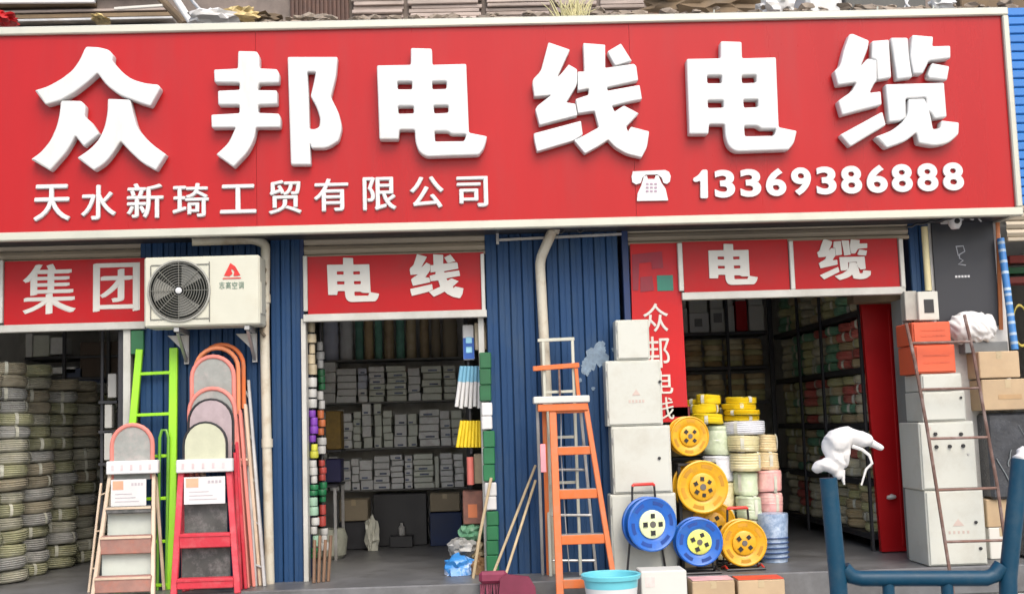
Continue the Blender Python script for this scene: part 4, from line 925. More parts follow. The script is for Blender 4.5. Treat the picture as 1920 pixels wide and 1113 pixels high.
g = MB(); X0, X1, Z0, Z1 = rect(1014, 832, 1024, 885, -.5); g.box(X0, X1, -.47, -.46, Z0, Z1, .002); obj('sticker', g, mat('pink_sticker', (.7, .25, .28), .5, var=.2), t)
# --- second ladder behind with guard rail
t = thing('platform_ladder', 'aluminium ladder with square guard rail and orange crossbar behind the orange ladder', 'ladder', tuple(at(1050, 1090, -.12)))
for a, b in (((1018, 636), (1030, 1000)), ((1073, 636), (1086, 1000))):
    p0, p1 = at(*a, -.16), at(*b, -.2); p1 = down(p0, p1, FZ+.001); g = MB(); g.bar(p0, p1, .022, .022, .003); obj('rail', g, ALU, t)
g = MB(); g.bar(at(1008, 638, -.16), at(1077, 635, -.16), .024, .026, .003, (0, 0, 1)); obj('guard_rail', g, ALU, t)
g = MB(); g.bar(at(999, 691, -.19), at(1086, 684, -.19), .035, .03, .004, (0, 0, 1)); obj('crossbar', g, ORANGE, t)
g = MB(); g.bar(at(1080, 690, -.19), at(1085, 748, -.2), .026, .02, .003); obj('crossbar_leg', g, ORANGE, t)
g = MB(); g.bar(at(1048, 690, -.19), at(1050, 745, -.2), .014, .014, .002); obj('crossbar_leg', g, RUST, t)
for y in (735, 820, 905): g = MB(); s = (y-636)/364; g.bar(at(1020+12*s, y, -.17), at(1075+12*s, y-2, -.17), .02, .02, .002, (0, 0, 1)); obj('rung', g, ALU, t)

# --- broom and dustpan
for k, (a, b) in enumerate((((1004, 872), (926, 1072)), ((1004, 900), (949, 1074)))):
    t = thing('broom' if k == 0 else 'long_dustpan', ('maroon broom with bamboo handle, left of two leaning on the blue pier', 'maroon long-handled dustpan leaning on the blue pier, right of the broom')[k], ('broom', 'dustpan')[k], tuple(at(b[0], 1100, -.5)))
    g = MB(); g.tube([at(*a, -.06), at(*b, -.5)], .0095, 8); obj('handle', g, BAMB, t)
    c = at(b[0], b[1], -.5)
    if k == 0:
        g = MB(); g.box(c.x-.1, c.x+.09, -.54, -.47, c.z-.07, c.z+.01, .02); obj('head', g, MAROON, t)
        for i in range(16):
            x = c.x-.09+.175*i/15; g = MB(); g.tube([(x, -.505, c.z-.07), (x+random.uniform(-.02, .02), -.53, .004)], .006, 5); obj('bristle', g, MAROON, t)
    else:
        g = MB(); g.prism([(c.x-.04, c.z-.02), (c.x+.0, c.z+.0), (c.x+.15, c.z-.02), (c.x+.19, c.z-.09), (c.x+.2, .004), (c.x-.07, .004)], -.56, -.52); g.box(c.x-.07, c.x+.2, -.75, -.56, .004, .012, .002); obj('pan', g, MAROON, t)
        g = MB(); g.box(c.x+.05, c.x+.15, -.565, -.5605, .01, .07, .001); obj('sticker', g, MATS['sack_grey'], t)

# ---------------------------------------------------------------- grey cabinets left of right doorway
def cabinet(px, Y, dep, label, group, lock=None, z0=None, side='L', name='electrical_box', mt=CAB, lid=True, marks=None):
    X0, X1, Z0, Z1 = rect(*px, Y)
    if z0 is not None: Z0 = z0
    t = thing(name, label, 'cabinet', ((X0+X1)/2, Y+dep/2, Z0), group)
    g = MB(); g.box(X0, X1, Y+.006, Y+dep, Z0+.001, Z1, .006); obj('casing', g, mt, t)
    e = .012
    g = MB(); g.box(X0+e, X1-e, Y-.004, Y+.0055, Z0+e, Z1-e, .003); d = obj('door', g, mt, t)
    if lock:
        c = at(*lock, Y); g = MB(); g.lathe([(.012, 0), (.012, -.01), (.008, -.014), (.001, -.014)], (c.x, Y-.004, c.z), 'Y', 12); obj('lock', g, BLACK, d)
    if marks: marks(t, Y, d)
    return t
gl = 'grey electrical boxes stacked left of the yellow reels'
def faint(cx, cy, w_, h_, n=5):
    def f(t, Y, d):
        g = MB(); c = at(cx, cy, Y)
        s = 9/2250; g.prism([(c.x-w_*s/2*.5, c.z+h_*s*.2), (c.x+w_*s*.25, c.z+h_*s*.2), (c.x, c.z+h_*s*.75)], Y-.0062, Y-.0042)
        for i in range(n): x = c.x+(i-(n-1)/2)*w_*s/n; g.box(x-.007, x+.007, Y-.0062, Y-.0042, c.z-.035, c.z-.015)
        obj('print', g, mat('faint_red', (.50, .40, .35), .6, var=.2), d)
    return f
CY = -.20
zz = [FZ+.002, None, None, None]
b4 = rect(1146, 925, 1270, 1060, CY); b3 = rect(1148, 798, 1259, 924, CY); b2 = rect(1137, 675, 1241, 795, CY); b1 = rect(1155, 599, 1218, 673, CY)
def cabw(bx, Z0, Z1, dep, label, lock=None, marks=None):
    t = thing('electrical_box', label, 'cabinet', ((bx[0]+bx[1])/2, CY+dep/2, Z0), gl)
    g = MB(); g.box(bx[0], bx[1], CY+.006, CY+dep, Z0, Z1, .006); obj('casing', g, CAB, t)
    g = MB(); g.box(bx[0]+.012, bx[1]-.012, CY-.004, CY+.0055, Z0+.012, Z1-.012, .003); d = obj('door', g, CAB, t)
    for zf in (.2, .8):
        g = MB(); zz_ = Z0+(Z1-Z0)*zf; g.tube([(bx[0]+.008, CY-.004, zz_-.02), (bx[0]+.008, CY-.004, zz_+.02)], .005, 6); obj('hinge', g, STEEL, d)
    if lock: c = at(*lock, CY); g = MB(); g.lathe([(.011, 0), (.011, -.01), (.001, -.013)], (c.x, CY-.004, c.z), 'Y', 12); obj('lock', g, BLACK, d)
    if marks: marks(t, CY, d)
zA = FZ+.002; zB = b4[3]; zC = b3[3]; zD = b2[3]; zE = b1[3]
cabw(b4, zA, zB, .19, 'largest grey electrical box on the floor behind the blue cable reel')
cabw(b3, zB+.003, zC, .19, 'grey electrical box with small black lock above the floor one, left stack', (1236, 858))
cabw(b2, zC+.003, zD, .19, 'grey electrical box with faint red mark, second from the top of left stack', (1237, 715), faint(1193, 745, 30, 20))
cabw(b1, zD+.003, zE, .17, 'small grey electrical box topping the left stack beside the red banner')

# ---------------------------------------------------------------- right pillar goods
PY = -.40
gp = 'boxes stacked against the right pillar'
rb = [((1738, 918, 1848, 1052), CAB, 'grey cabinet with faint red print on the floor, bottom of the right pillar stack'), ((1726, 790, 1830, 915), CAB, 'grey cabinet with five black knobs in the middle of the right pillar stack'),
      ((1730, 733, 1811, 788), CAB, 'small grey box directly above the cabinet with five knobs'), ((1728, 700, 1804, 731), CAB, 'flat grey box directly under the orange cartons'),
      ((1716, 646, 1792, 697), ORANGEB, 'lower of the two orange cartons on the right pillar stack'), ((1711, 603, 1783, 643), ORANGEB, 'upper of the two orange cartons on the right pillar stack')]
zprev = FZ+.002
for i, (px, mt, lb) in enumerate(rb):
    X0, X1, Z0, Z1 = rect(*px, PY); dep = .42 if i < 2 else .36
    t = thing('electrical_cabinet' if i < 2 else ('electrical_box' if i < 4 else 'orange_carton'), lb, 'cabinet' if i < 4 else 'box', ((X0+X1)/2, PY+dep/2, zprev), gp)
    xl = X0 if i >= 2 else X0
    g = MB(); g.box(X0, X1, PY+.006, PY+dep-.03, zprev+.001, Z1, .006); obj('casing' if i < 4 else 'box_body', g, mt, t)
    g = MB(); g.box(X0+.01, X1-.01, PY-.004, PY+.0055, zprev+.012, Z1-.01, .003); d = obj('door' if i < 4 else 'front_flap', g, mt, t)
    if i == 0:
        for a, b in ((1829, 978), (1838, 1027)):
            c = at(a, b, PY); g = MB(); g.lathe([(.011, 0), (.011, -.01), (.001, -.013)], (c.x, PY-.004, c.z), 'Y', 12); obj('lock', g, BLACK, d)
        faint(1797, 990, 40, 22, 5)(t, PY, d)
    if i == 1:
        for a, b in ((1753, 813), (1801, 813), (1755, 837), (1780, 836), (1805, 835)):
            c = at(a, b, PY); g = MB(); g.lathe([(.013, 0), (.013, -.012), (.010, -.018), (.001, -.018)], (c.x, PY-.004, c.z), 'Y', 14); obj('knob', g, BLACK, d)
        c = at(1815, 851, PY); g = MB(); g.lathe([(.008, 0), (.008, -.006), (.001, -.006)], (c.x, PY-.004, c.z), 'Y', 10); obj('lock', g, STEEL, d)
        c = at(1742, 803, PY); g = MB(); g.box(c.x-.012, c.x+.012, PY-.0062, PY-.0042, c.z-.01, c.z+.01); obj('print', g, MATS['faint_red'], d)
    if i == 2: c = at(1801, 745, PY); g = MB(); g.lathe([(.009, 0), (.009, -.008), (.001, -.008)], (c.x, PY-.004, c.z), 'Y', 10); obj('lock', g, BLACK, d)
    if i >= 4:
        g = MB()
        for q in range(6):
            for r_ in range(2):
                x = X0+.05+(X1-X0-.1)*(q+.2)/6; zq = zprev+(Z1-zprev)*(.35+.25*r_); g.box(x, x+.03, PY-.0062, PY-.0042, zq, zq+.012)
        obj('print', g, mat('print_deep_orange', (.62, .10, .04), .6), d)
    zprev = Z1+.003
# tall grey board behind the stack
X0, X1, Z0, Z1 = rect(1706, 790, 1727, 1000, .02); g = MB(); g.box(X0-.01, X1+.02, -.04, -.012, FZ+.002, Z1, .004); solo('metal_sheet', g, mat('panel_greyblue', (.30, .33, .33), .6), 'grey metal panel standing behind the left side of the right pillar stack', 'panel')
# meter box and conduit
X0, X1, Z0, Z1 = rect(1722, 546, 1760, 600, -.12)
t = thing('meter_box', 'grey meter box with small black window on the right pillar under the conduit', 'meter box', ((X0+X1)/2, -.06, Z0))
g = MB(); g.box(X0, X1, -.12, -.002, Z0, Z1, .005); obj('casing', g, CAB, t)
a, b, c, d = rect(1733, 561, 1751, 586, -.123); g = MB(); g.box(a, b, -.124, -.1195, c, d); obj('window', g, BLACK, t)
X0, X1, Z0, Z1 = rect(1698, 545, 1722, 600, -.1); g = MB(); g.box(X0, X1-.003, -.09, -.002, Z0, Z1, .004); solo('meter_box', g, mat('box_grey2', (.34, .34, .30), .6), 'plain narrow grey box left of the meter box with black window', 'meter box')
g = MB(); g.tube([at(1733, 425, -.05), at(1741, 545, -.05)], .024, 12); solo('conduit', g, mat('conduit_yellow', (.60, .53, .30), .5, var=.15, scale=10), 'yellowed conduit running down the right pillar into the meter box', 'conduit')
# poster
t = thing('poster', 'black poster with faint white lettering on the right pillar under the camera', 'poster', tuple(at(1810, 600, -.01)))
g = MB(); X0, X1, Z0, Z1 = rect(1752, 398, 1868, 612, -.01); g.box(X0, X1, -.01, .004, Z0, Z1, .001); obj('sheet', g, POSTER, t)
g = MB()
P = [at(1792, 462, -.012), at(1806, 461, -.012), at(1809, 471, -.012), at(1799, 477, -.012), at(1799, 484, -.012), at(1806, 488, -.012), at(1797, 495, -.012), at(1811, 497, -.012)]
g.tube(P, .005, 6, flat=.3); g.tube([at(1793, 463, -.012), at(1797, 480, -.012)], .004, 6, flat=.3); obj('emblem', g, mat('print_dim', (.32, .33, .35), .6), t)
g = MB(); X0, X1, Z0, Z1 = rect(1791, 516, 1820, 520, -.012)
for i in range(5): w_ = (X1-X0)/5; g.box(X0+i*w_, X0+i*w_+w_*.7, -.0125, -.0102, Z0, Z1)
obj('caption', g, mat('print_bright', (.6, .6, .6), .6), t)
# torn white sheet under poster
X0, X1, Z0, Z1 = rect(1800, 642, 1880, 662, -.03); g = MB(); g.box(X0, X1, -.12, -.005, Z0, Z1, .004); solo('grey_tray', g, mat('tray_grey', (.16, .17, .17), .6, var=.3), 'dark grey tray on the right pillar below the torn white paper', 'tray')
# CCTV
c = at(1790, 414, -.16)
t = thing('security_camera', 'white security camera under the sign above the black poster', 'camera', tuple(c))
g = MB(); g.lathe([(.001, -.06), (.028, -.058), (.045, -.03), (.05, .0), (.046, .03), (.03, .045), (.001, .05)], c, 'Z', 20); obj('dome', g, WHITE, t)
g = MB(); g.lathe([(.001, -.055), (.018, -.053), (.021, -.043), (.021, -.03)], (c.x, c.y, c.z-.008), 'Y', 16); obj('lens', g, BLACK, t)
g = MB(); g.box(c.x-.05, c.x+.02, c.y+.03, -.011, c.z+.0, c.z+.035, .006); obj('mount', g, WHITE, t)
g = MB(); P = [at(1800+4*k, 408+4*math.sin(k*1.4)+(3 if k > 8 else 0), -.15) for k in range(11)]; g.tube(P, .006, 6); solo('white_cable', g, WHITE, 'short white cable curling right from the security camera', 'cable')
g = MB(); P = [at(1700+9*k, 425-1.8*k+2*math.sin(k*2.2), -.2) for k in range(12)]; g.tube(P, .009, 6); solo('black_cable', g, BLACK, 'black cable running under the sign to the security camera', 'cable')
# orange strip, blue-white pole, rope
g = MB(); g.bar(at(1870, 405, -.02), at(1877, 618, -.02), .028, .012); solo('orange_strip', g, ORST, 'narrow rusty orange strip up the right edge of the pillar beside the black poster', 'strip')
t = thing('packaged_pole', 'blue and white packaged pole leaning at the right edge above the cartons', 'pole', tuple(at(1904, 655, -.1)))
a, b = at(1876, 447, -.06), at(1903, 655, -.14); g = MB(); g.tube([a, b], .026, 12); obj('pole', g, mat('pole_blue', (.04, .17, .42), .4, var=.15), t)
for f in (.03, .1, .2, .3, .45, .5, .58, .68, .75, .85, .93):
    g = MB(); g.tube([a.lerp(b, f), a.lerp(b, f+.025)], .0268, 12); obj('print_band', g, mat('pale_print', (.36, .46, .56), .5), t)
# cartons far right
gq = 'cartons piled at the right edge behind the rusty ladder'
for k, (px, Y, mt, lb) in enumerate((((1836, 658, 1912, 708), -.2, CARD, 'brown carton topmost at the right edge below the blue pole'), ((1842, 710, 1940, 768), -.2, CARD, 'wide brown carton under the topmost one at the right edge'),
                                    ((1850, 935, 1900, 985), -.12, CARD, 'small brown carton behind the foot of the rusty ladder'), ((1855, 988, 1905, 1030), -.12, CARDW, 'white and brown carton on the floor behind the rusty ladder foot'))):
    X0, X1, Z0, Z1 = rect(*px, Y)
    if k == 3: Z0 = FZ+.002
    if k == 2: Z0 = rect(*(1855, 988, 1905, 1030), Y)[3]+.003
    carton(X0, X1, Y, Y+.3 if k < 2 else Y+.2, Z0, Z1, mt, lb, gq, tape=True, lab=(.4, .5, .35, .5, mat('faint_ink', (.38, .25, .13), .8)) if k == 1 else None)
X0, X1, Z0, Z1 = rect(1855, 772, 1960, 932, -.16)
t = thing('wrapped_stack', 'black plastic wrapped stack of goods supporting the brown cartons at right edge', 'stack', ((X0+X1)/2, -.05, FZ))
g = MB(); g.box(X0, X1, -.16, .1, FZ+.42, Z1, .02); obj('upper_bundle', g, mat('black_wrap', (.05, .055, .065), .25, var=.4, scale=12, bump=.6), t)
g = MB(); g.box(X0+.22, X1, -.14, .1, FZ+.001, FZ+.418, .02); obj('lower_bundle', g, MATS['black_wrap'], t)
for k in range(3):
    x_ = random.uniform(1862, 1915); y_ = random.uniform(782, 860); a_ = random.uniform(0, 6); P = []
    for j in range(7): P.append(at(x_, y_, -.168)); a_ += random.uniform(-.7, .7); x_ += 5*math.sin(a_); y_ += 9+4*math.cos(a_)
    g = MB(); g.tube(P, random.choice((.002, .003, .0045)), 5); obj('white_string', g, mat('string_grey', (.16, .18, .19), .6, var=.3), t)
# neighbour shop beyond right edge: blue fascia of horizontal ribs
nb = thing('blue_fascia', 'bright blue horizontally ribbed metal fascia beyond the right end of sign', 'fascia', (X(1960, 200, .0), .0, 2.66))
xa = xr_o+.03; n = 22; zt0, zt1 = Z(1900, 385, 0), Z(1900, 14, 0); hh = (zt1-zt0)/n
for i in range(n):
    g = MB(); g.box(xa, xa+1.6, -.0, .05, zt0+i*hh+.003, zt0+(i+1)*hh-.003, .008); obj('rib', g, BLUEF, nb)
g = MB(); g.box(xa, xa+1.6, .051, .14, zt0, zt1); obj('backing', g, BLUED, nb)
for k, (px, mt, lb) in enumerate((((1893, 478, 1960, 492), TR, 'red packet, upper one in the dark shop at the right edge'), ((1893, 518, 1960, 530), TR, 'red packet, lower one in the dark shop at the right edge'), ((1890, 500, 1960, 512), TG, 'green packet between the red ones in the dark shop at right edge'))):
    X0, X1, Z0, Z1 = rect(*px, 1.0); g = MB(); g.box(X0, X1, 1.0, 1.2, Z0, Z1, .004); solo('packet', g, mt, lb, 'packet')
c = at(1914, 610, .05); g = MB(); g.lathe([(.10+.007*math.cos(q), .007*math.sin(q)) for q in [i*math.pi/4 for i in range(8)]], seg=24, axis='Y', closed=True)
for v in g.bm.verts: v.co.x = v.co.x*.55+c.x; v.co.z = v.co.z*1.5+c.z; v.co.y += .05
solo('yellow_cable_loop', g, mat('loop_yellow', (.38, .30, .05), .6, var=.3), 'yellow cable loop hanging at the right edge above the cartons', 'cable')

# rusty iron ladder in front of the pillar stack
t = thing('iron_ladder', 'rusty thin iron ladder leaning over the grey cabinets on the right pillar', 'ladder', tuple(gr(1835, 1070, 0)))
def fr(px, py): f = (py-590)/(1062-590); return at(px, py, -.46-.2*f)
ra = [fr(1699, 606), fr(1716, 680), fr(1738, 800), fr(1757, 920), fr(1779, 1060)]; rb_ = [fr(1808, 590), fr(1825, 660), fr(1848, 790), fr(1870, 910), fr(1890, 1055)]
for P in (ra, rb_):
    P.append(down(P[-2], P[-1], .001)); g = MB(); g.tube(P, .012, 8); obj('rail', g, RUST, t)
for (x0, y0, x1, y1) in ((1707, 643, 1820, 640), (1725, 730, 1838, 727), (1741, 822, 1853, 819), (1757, 918, 1872, 914), (1772, 1015, 1884, 1012)):
    g = MB(); g.tube([fr(x0, y0), fr(x1, y1)], .0095, 8); obj('rung', g, RUST, t)

# ---------------------------------------------------------------- cable reels
def reel(label, cx, cy, rpx, Y, mt, labm, sockets, spin=0.0, tilt=(0, 0), handle=None, thick=.11, stand=True, group=None, handm=GRIP):
    c = at(cx, cy, Y); R = rpx*(8.65+Y)/2250
    t = thing('cable_reel', label, 'cable reel', tuple(c), group, (tilt[0], 0, tilt[1]))
    L = True
    def flange(y):
        g = MB(); g.lathe([(R*.52, y), (R*.60, y-.004), (R*.66, y-.010), (R*.90, y-.010), (R*.95, y-.016), (R, y-.012), (R, y+.006), (R*.9, y+.006), (R*.52, y+.006)], axis='Y', seg=44, closed=True); return g
    obj('flange', flange(0), mt, t, L); obj('flange', flange(thick), mt, t, L)
    g = MB(); P = []
    for q in range(6): P.append((R*.85*math.cos(q*.11), R*.85*math.sin(q*.11)))
    for q in range(5, -1, -1): P.append((R*.71*math.cos(q*.11), R*.71*math.sin(q*.11)))
    g.prism(P, -.0118, -.0095); sm = g.mesh('flange_slot'); sm.materials.append(mat('slot_yellow', (.50, .24, .01), .5) if 'yellow' in mt.name else mat('slot_blue', (.008, .05, .25), .5))
    for k in range(6):
        o = bpy.data.objects.new('flange_slot', sm); C.objects.link(o); o.parent = t; o.rotation_euler.y = -(spin+k*math.pi/3)
    g = MB(); g.lathe([(R*.5, .0065), (R*.80, .0065), (R*.82, thick*.5), (R*.80, thick-.0065), (R*.5, thick-.0065)], axis='Y', seg=36); obj('wound_cable', g, BLACK if mt is RBLUE else YELC, t, L)
    g = MB(); g.lathe([(.001, -.018), (R*.46, -.018), (R*.52, -.012), (R*.525, .004)], axis='Y', seg=36); hub = obj('socket_plate', g, labm, t, L)
    for k in range(sockets):
        a = spin+.6+k*2*math.pi/sockets; d = R*.31; s = R*(.085 if sockets == 4 else .07)
        g = MB(); g.box(-s, s, -.024, -.0182, -s, s, .002, rot=Matrix.Rotation(a, 3, 'Y'), about=(0, -.02, 0))
        for v in g.bm.verts: v.co += Vector((d*math.cos(a), 0, d*math.sin(a)))
        obj('socket', g, BLACK, hub, True)
    g = MB(); g.lathe([(R*.12, -.018), (R*.12, -.023), (.001, -.023)], axis='Y', seg=16); obj('centre_cap', g, mat('cap_grey', (.12, .11, .10), .5), hub, True)
    if stand:
        g = MB(); zb = -R-.012; fz = FZ+.011-c.z
        for y in (-.03, thick+.03): g.tube([(-R*.85, y, fz), (R*.85, y, fz)], .009, 8)
        obj('stand', g, BLACK, t, L)
        for sx in (-1, 1):
            hx = R*.45*sx; hz = R*1.38 if handle else R*.3
            g = MB(); g.tube([(R*.8*sx, -.03, fz), (R*.8*sx, thick*.5, fz+.02), (R*.8*sx, thick+.03, fz)], .008, 8); obj('stand_foot', g, BLACK if mt is RBLUE else GRIP, t, L)
            g = MB(); g.tube([(R*.8*sx, thick+.03, fz), (hx*1.15, thick+.028, R*.2), (hx, thick+.026, hz)], .008, 8); obj('stand_upright', g, BLACK, t, L)
        if handle:
            g = MB(); g.tube([(-R*.45, thick+.026, R*1.38), (-R*.40, thick+.026, R*1.44), (R*.40, thick+.026, R*1.44), (R*.45, thick+.026, R*1.38)], .011, 8); obj('grip', g, handm, t, L)
    return t
gy = 'yellow cable reels piled at the right doorway'
# support crates hidden behind reels: a stack of coils carries them
reel('yellow cable reel with four sockets, topmost of the pile beside the grey cabinets', 1293, 817, 37, -.12, YEL, YEL, 4, .15, (0, .12), stand=False, group=gy, thick=.10)
reel('largest yellow cable reel with six sockets in the middle of the pile', 1317, 912, 49, -.16, YEL, YEL, 6, .0, (0, .1), stand=False, group=gy, thick=.13)
reel('yellow cable reel mostly hidden behind the blue reel and the largest yellow one', 1338, 982, 42, -.02, YEL, YEL, 4, .5, (0, .05), stand=True, group=gy, thick=.10)
reel('yellow cable reel with four sockets and red grip standing on the doorstep', 1395, 1017, 43, -.24, YEL, YEL, 4, .3, (0, .06), handle=True, group=gy, thick=.10)
reel('larger blue cable reel with pale socket plate and red grip, left', 1222, 982, 50, -.375, RBLUE, LABW, 4, .95, (0, .30), handle=True, group='blue cable reels on the doorstep', thick=.085)
reel('smaller blue cable reel with bright yellow-green socket plate, right of the larger', 1311, 1015, 44, -.36, RBLUE, LABY, 4, .6, (0, .05), group='blue cable reels on the doorstep', thick=.11)
# the pile behind: crates the upper reels lean on
X0, X1, Z0, Z1 = rect(1272, 858, 1345, 1040, -.0)
carton(X0, X1-.03, -.02, .2, FZ+.002, Z0+.32, CARDD, 'dull brown carton under the pile of yellow reels', tape=False)
X0, X1, Z0, Z1 = rect(1268, 852, 1340, 872, -.05)
g = MB(); g.box(X0, X1, -.11, .05, Z0+.0, Z0+.02, .003); g.box(X0, X0+.02, -.1, .04, FZ, Z0-.001); g.box(X1-.02, X1, -.1+.1, .04, FZ, Z0-.001); solo('reel_stand', g, BLACK, 'black metal stand carrying the topmost yellow reel', 'stand')
X0, X1, Z0, Z1 = rect(1245, 762, 1292, 782, .02); g = MB(); g.box(X0, X1, -.02, .1, Z0, Z1, .004); solo('dark_red_box', g, mat('dark_red', (.12, .01, .015), .6), 'dark red box between the banner foot and the topmost yellow reel', 'box')

# ---------------------------------------------------------------- wrapped coils in the right doorway
def bigcoil(cx, y0, y1, wpx, Y, mt, label, cat='cable coil', grp_=None, seed=0, rin=.3):
    c = at(cx, y1, Y); h = at(cx, y0, Y).z-c.z; R = wpx/2*1.1*(8.65+Y)/2250; rnd = random.Random(seed); c.x += rnd.uniform(-.012, .012); c.y += rnd.uniform(-.02, .02)
    g = MB(); pr = [(R*rin, .05*h), (R*rin, .95*h), (R*.75, h*1.0), (R*.93, h*.97)]
    n = 6
    for k in range(n): z_ = h*(.93-.86*(k+.5)/n); pr += [(R*(1+rnd.uniform(-.01, .01)), z_+h*.05), (R*((.955 if mt is YELC else .97)+rnd.uniform(-.01, .01)), z_-h*.05)]
    pr += [(R*.93, .03*h), (R*.75, 0)]
    g.lathe(pr, seg=28, closed=True); ph = rnd.random()*6
    for v in g.bm.verts:
        a = math.atan2(v.co.y, v.co.x); k = 1+.03*math.sin(2*a+ph)+.015*math.sin(5*a+ph); v.co.x *= k; v.co.y *= k; lz = (.10 if mt is YELC else .03); v.co.z += h*lz*math.sin(a+ph); q_ = noise.noise(v.co*9+Vector((seed, 0, 0))); v.co.x *= 1+.07*q_; v.co.y *= 1+.07*q_
    o = obj('cable_coil', g, mt); o.location = c; tag(o, label, cat, grp_)
    bm_ = band_mesh(R*1.02, h, R*rin, TAPE, (0,)); r0 = rnd.random()*2
    for q in range(3): b = bpy.data.objects.new('wrap_band', bm_); C.objects.link(b); b.parent = o; b.rotation_euler.z = r0+2.1*q
    return o
gw = 'wrapped cable coils stacked inside the right doorway'
WR = [mat('wrap_'+n, c, .35, var=.18, scale=14, dirt=d, dirt_amt=.4, dirt_scale=12) for n, c, d in (('cream', (.60, .54, .30), (.8, .78, .66)), ('mint', (.50, .58, .40), (.75, .78, .66)), ('pink', (.70, .36, .34), (.8, .7, .6)), ('clear', (.62, .64, .68), (.8, .8, .82)), ('tan', (.62, .50, .28), (.8, .72, .55)))]
YC = .32
bigcoil(1323, 758, 775, 50, YC, YELC, 'bright yellow cable coil, second from the top of the left doorway stack', grp_=gw, seed=1)
bigcoil(1326, 740, 757, 44, YC, YELC, 'bright yellow cable coil topping the left doorway stack', grp_=gw, seed=2)
bigcoil(1327, 776, 795, 56, YC, YELC, 'bright yellow cable coil, third down in the left doorway stack', grp_=gw, seed=3)
for k, (y0, y1) in enumerate(((796, 852), (853, 902), (903, 952), (953, 1000), (1001, 1046))):
    bigcoil(1345+k*3, y0, y1, 54, YC+.04, WR[(1, 3, 0, 1, 0)[k]], '%s wrapped coil, %s below the yellow coils of the left doorway stack' % (('mint', 'pale', 'cream', 'mint', 'cream')[k], ORD1[k]), grp_=gw, seed=10+k)
for k, (cx_, y0, y1) in enumerate(((1306, 748, 760), (1302, 762, 776), (1356, 764, 778), (1358, 779, 793))):
    bigcoil(cx_, y0, y1, 40, YC+.22, YELC, 'bright yellow cable coil, %s of the loose ones behind the doorway stacks' % ORD1[k], grp_=gw, seed=50+k)
for k, (y0, y1, w_) in enumerate(((744, 756, 54), (757, 767, 60), (768, 778, 62), (779, 789, 62))):
    bigcoil(1388, y0, y1, w_, YC, YELC, 'bright yellow cable coil, %s from the top of the right doorway stack' % ORD1[k], grp_=gw, seed=20+k)
bigcoil(1397, 789, 815, 68, YC, WR[3], 'clear plastic wrapped coil just below the yellow coils, right doorway stack', grp_=gw, seed=31)
bigcoil(1396, 816, 846, 56, YC-.04, WR[0], 'cream wrapped coil with dark lettering, upper left of the right doorway stack', grp_=gw, seed=32)
bigcoil(1398, 847, 882, 56, YC-.04, WR[0], 'cream wrapped coil below the lettered one, right doorway stack', grp_=gw, seed=33)
bigcoil(1434, 814, 846, 44, YC+.12, WR[4], 'tan wrapped coil at the upper right of the right doorway stack', grp_=gw, seed=34)
bigcoil(1436, 847, 880, 46, YC+.1, WR[4], 'tan wrapped coil directly above the pink one', grp_=gw, seed=35)
bigcoil(1401, 883, 928, 44, YC-.04, WR[1], 'mint wrapped coil left of the pink one', grp_=gw, seed=36)
bigcoil(1403, 929, 972, 44, YC-.04, WR[1], 'mint wrapped coil below another mint coil, left of the pink ones', grp_=gw, seed=37)
bigcoil(1405, 973, 1044, 44, YC-.04, WR[0], 'tall cream wrapped coil on the floor behind the front yellow reel', grp_=gw, seed=38)
bigcoil(1443, 881, 921, 44, YC+.06, WR[2], 'pink wrapped coil beside the mint coils', grp_=gw, seed=39)
bigcoil(1445, 922, 962, 44, YC+.06, WR[2], 'pale pink wrapped coil directly above the blue plastic tub', grp_=gw, seed=40)
g = MB()
for i in range(3):
    for j in range(2): c = at(1386+j*7, 838+i*8, YC-.13); g.box(c.x-.011, c.x+.008, c.y-.0, c.y+.004, c.z-.008, c.z+.006)
# small dark lettering strip kept as a label of the lettered coil
o_l = [o for o in C.objects if o.get('label', '').startswith('cream wrapped coil with dark lettering')][0]
obj('lettering', g, INKG, o_l)
X0, X1, Z0, Z1 = rect(1425, 963, 1484, 1044, .12); r = (X1-X0)/2
t = thing('plastic_tub', 'pale blue plastic tub wrapped in clear film beside the front yellow reel', 'tub', ((X0+X1)/2, .2, FZ))
g = MB(); g.lathe([(.001, FZ+.002), (r*.85, FZ+.002), (r*.9, FZ+.16), (r, Z1-.02), (r*.99, Z1), (r*.7, Z1+.004), (.001, Z1+.006)], ((X0+X1)/2, .2, 0), seg=28); obj('tub_body', g, mat('tub_blue', (.26, .36, .52), .3, var=.3, scale=14, dirt=(.6, .68, .75), dirt_amt=.6, dirt_scale=14), t)
g = MB()
for k in range(5):
    zc_ = FZ+.03+.035*k; g.lathe([(r*.9+.002, zc_), (r*.9+.012, zc_+.004), (r*.9+.002, zc_+.01)], ((X0+X1)/2, .2, 0), seg=28)
obj('basket_ring', g, mat('ring_navy', (.03, .06, .16), .4), t)

# ---------------------------------------------------------------- foreground row
YF = -.62
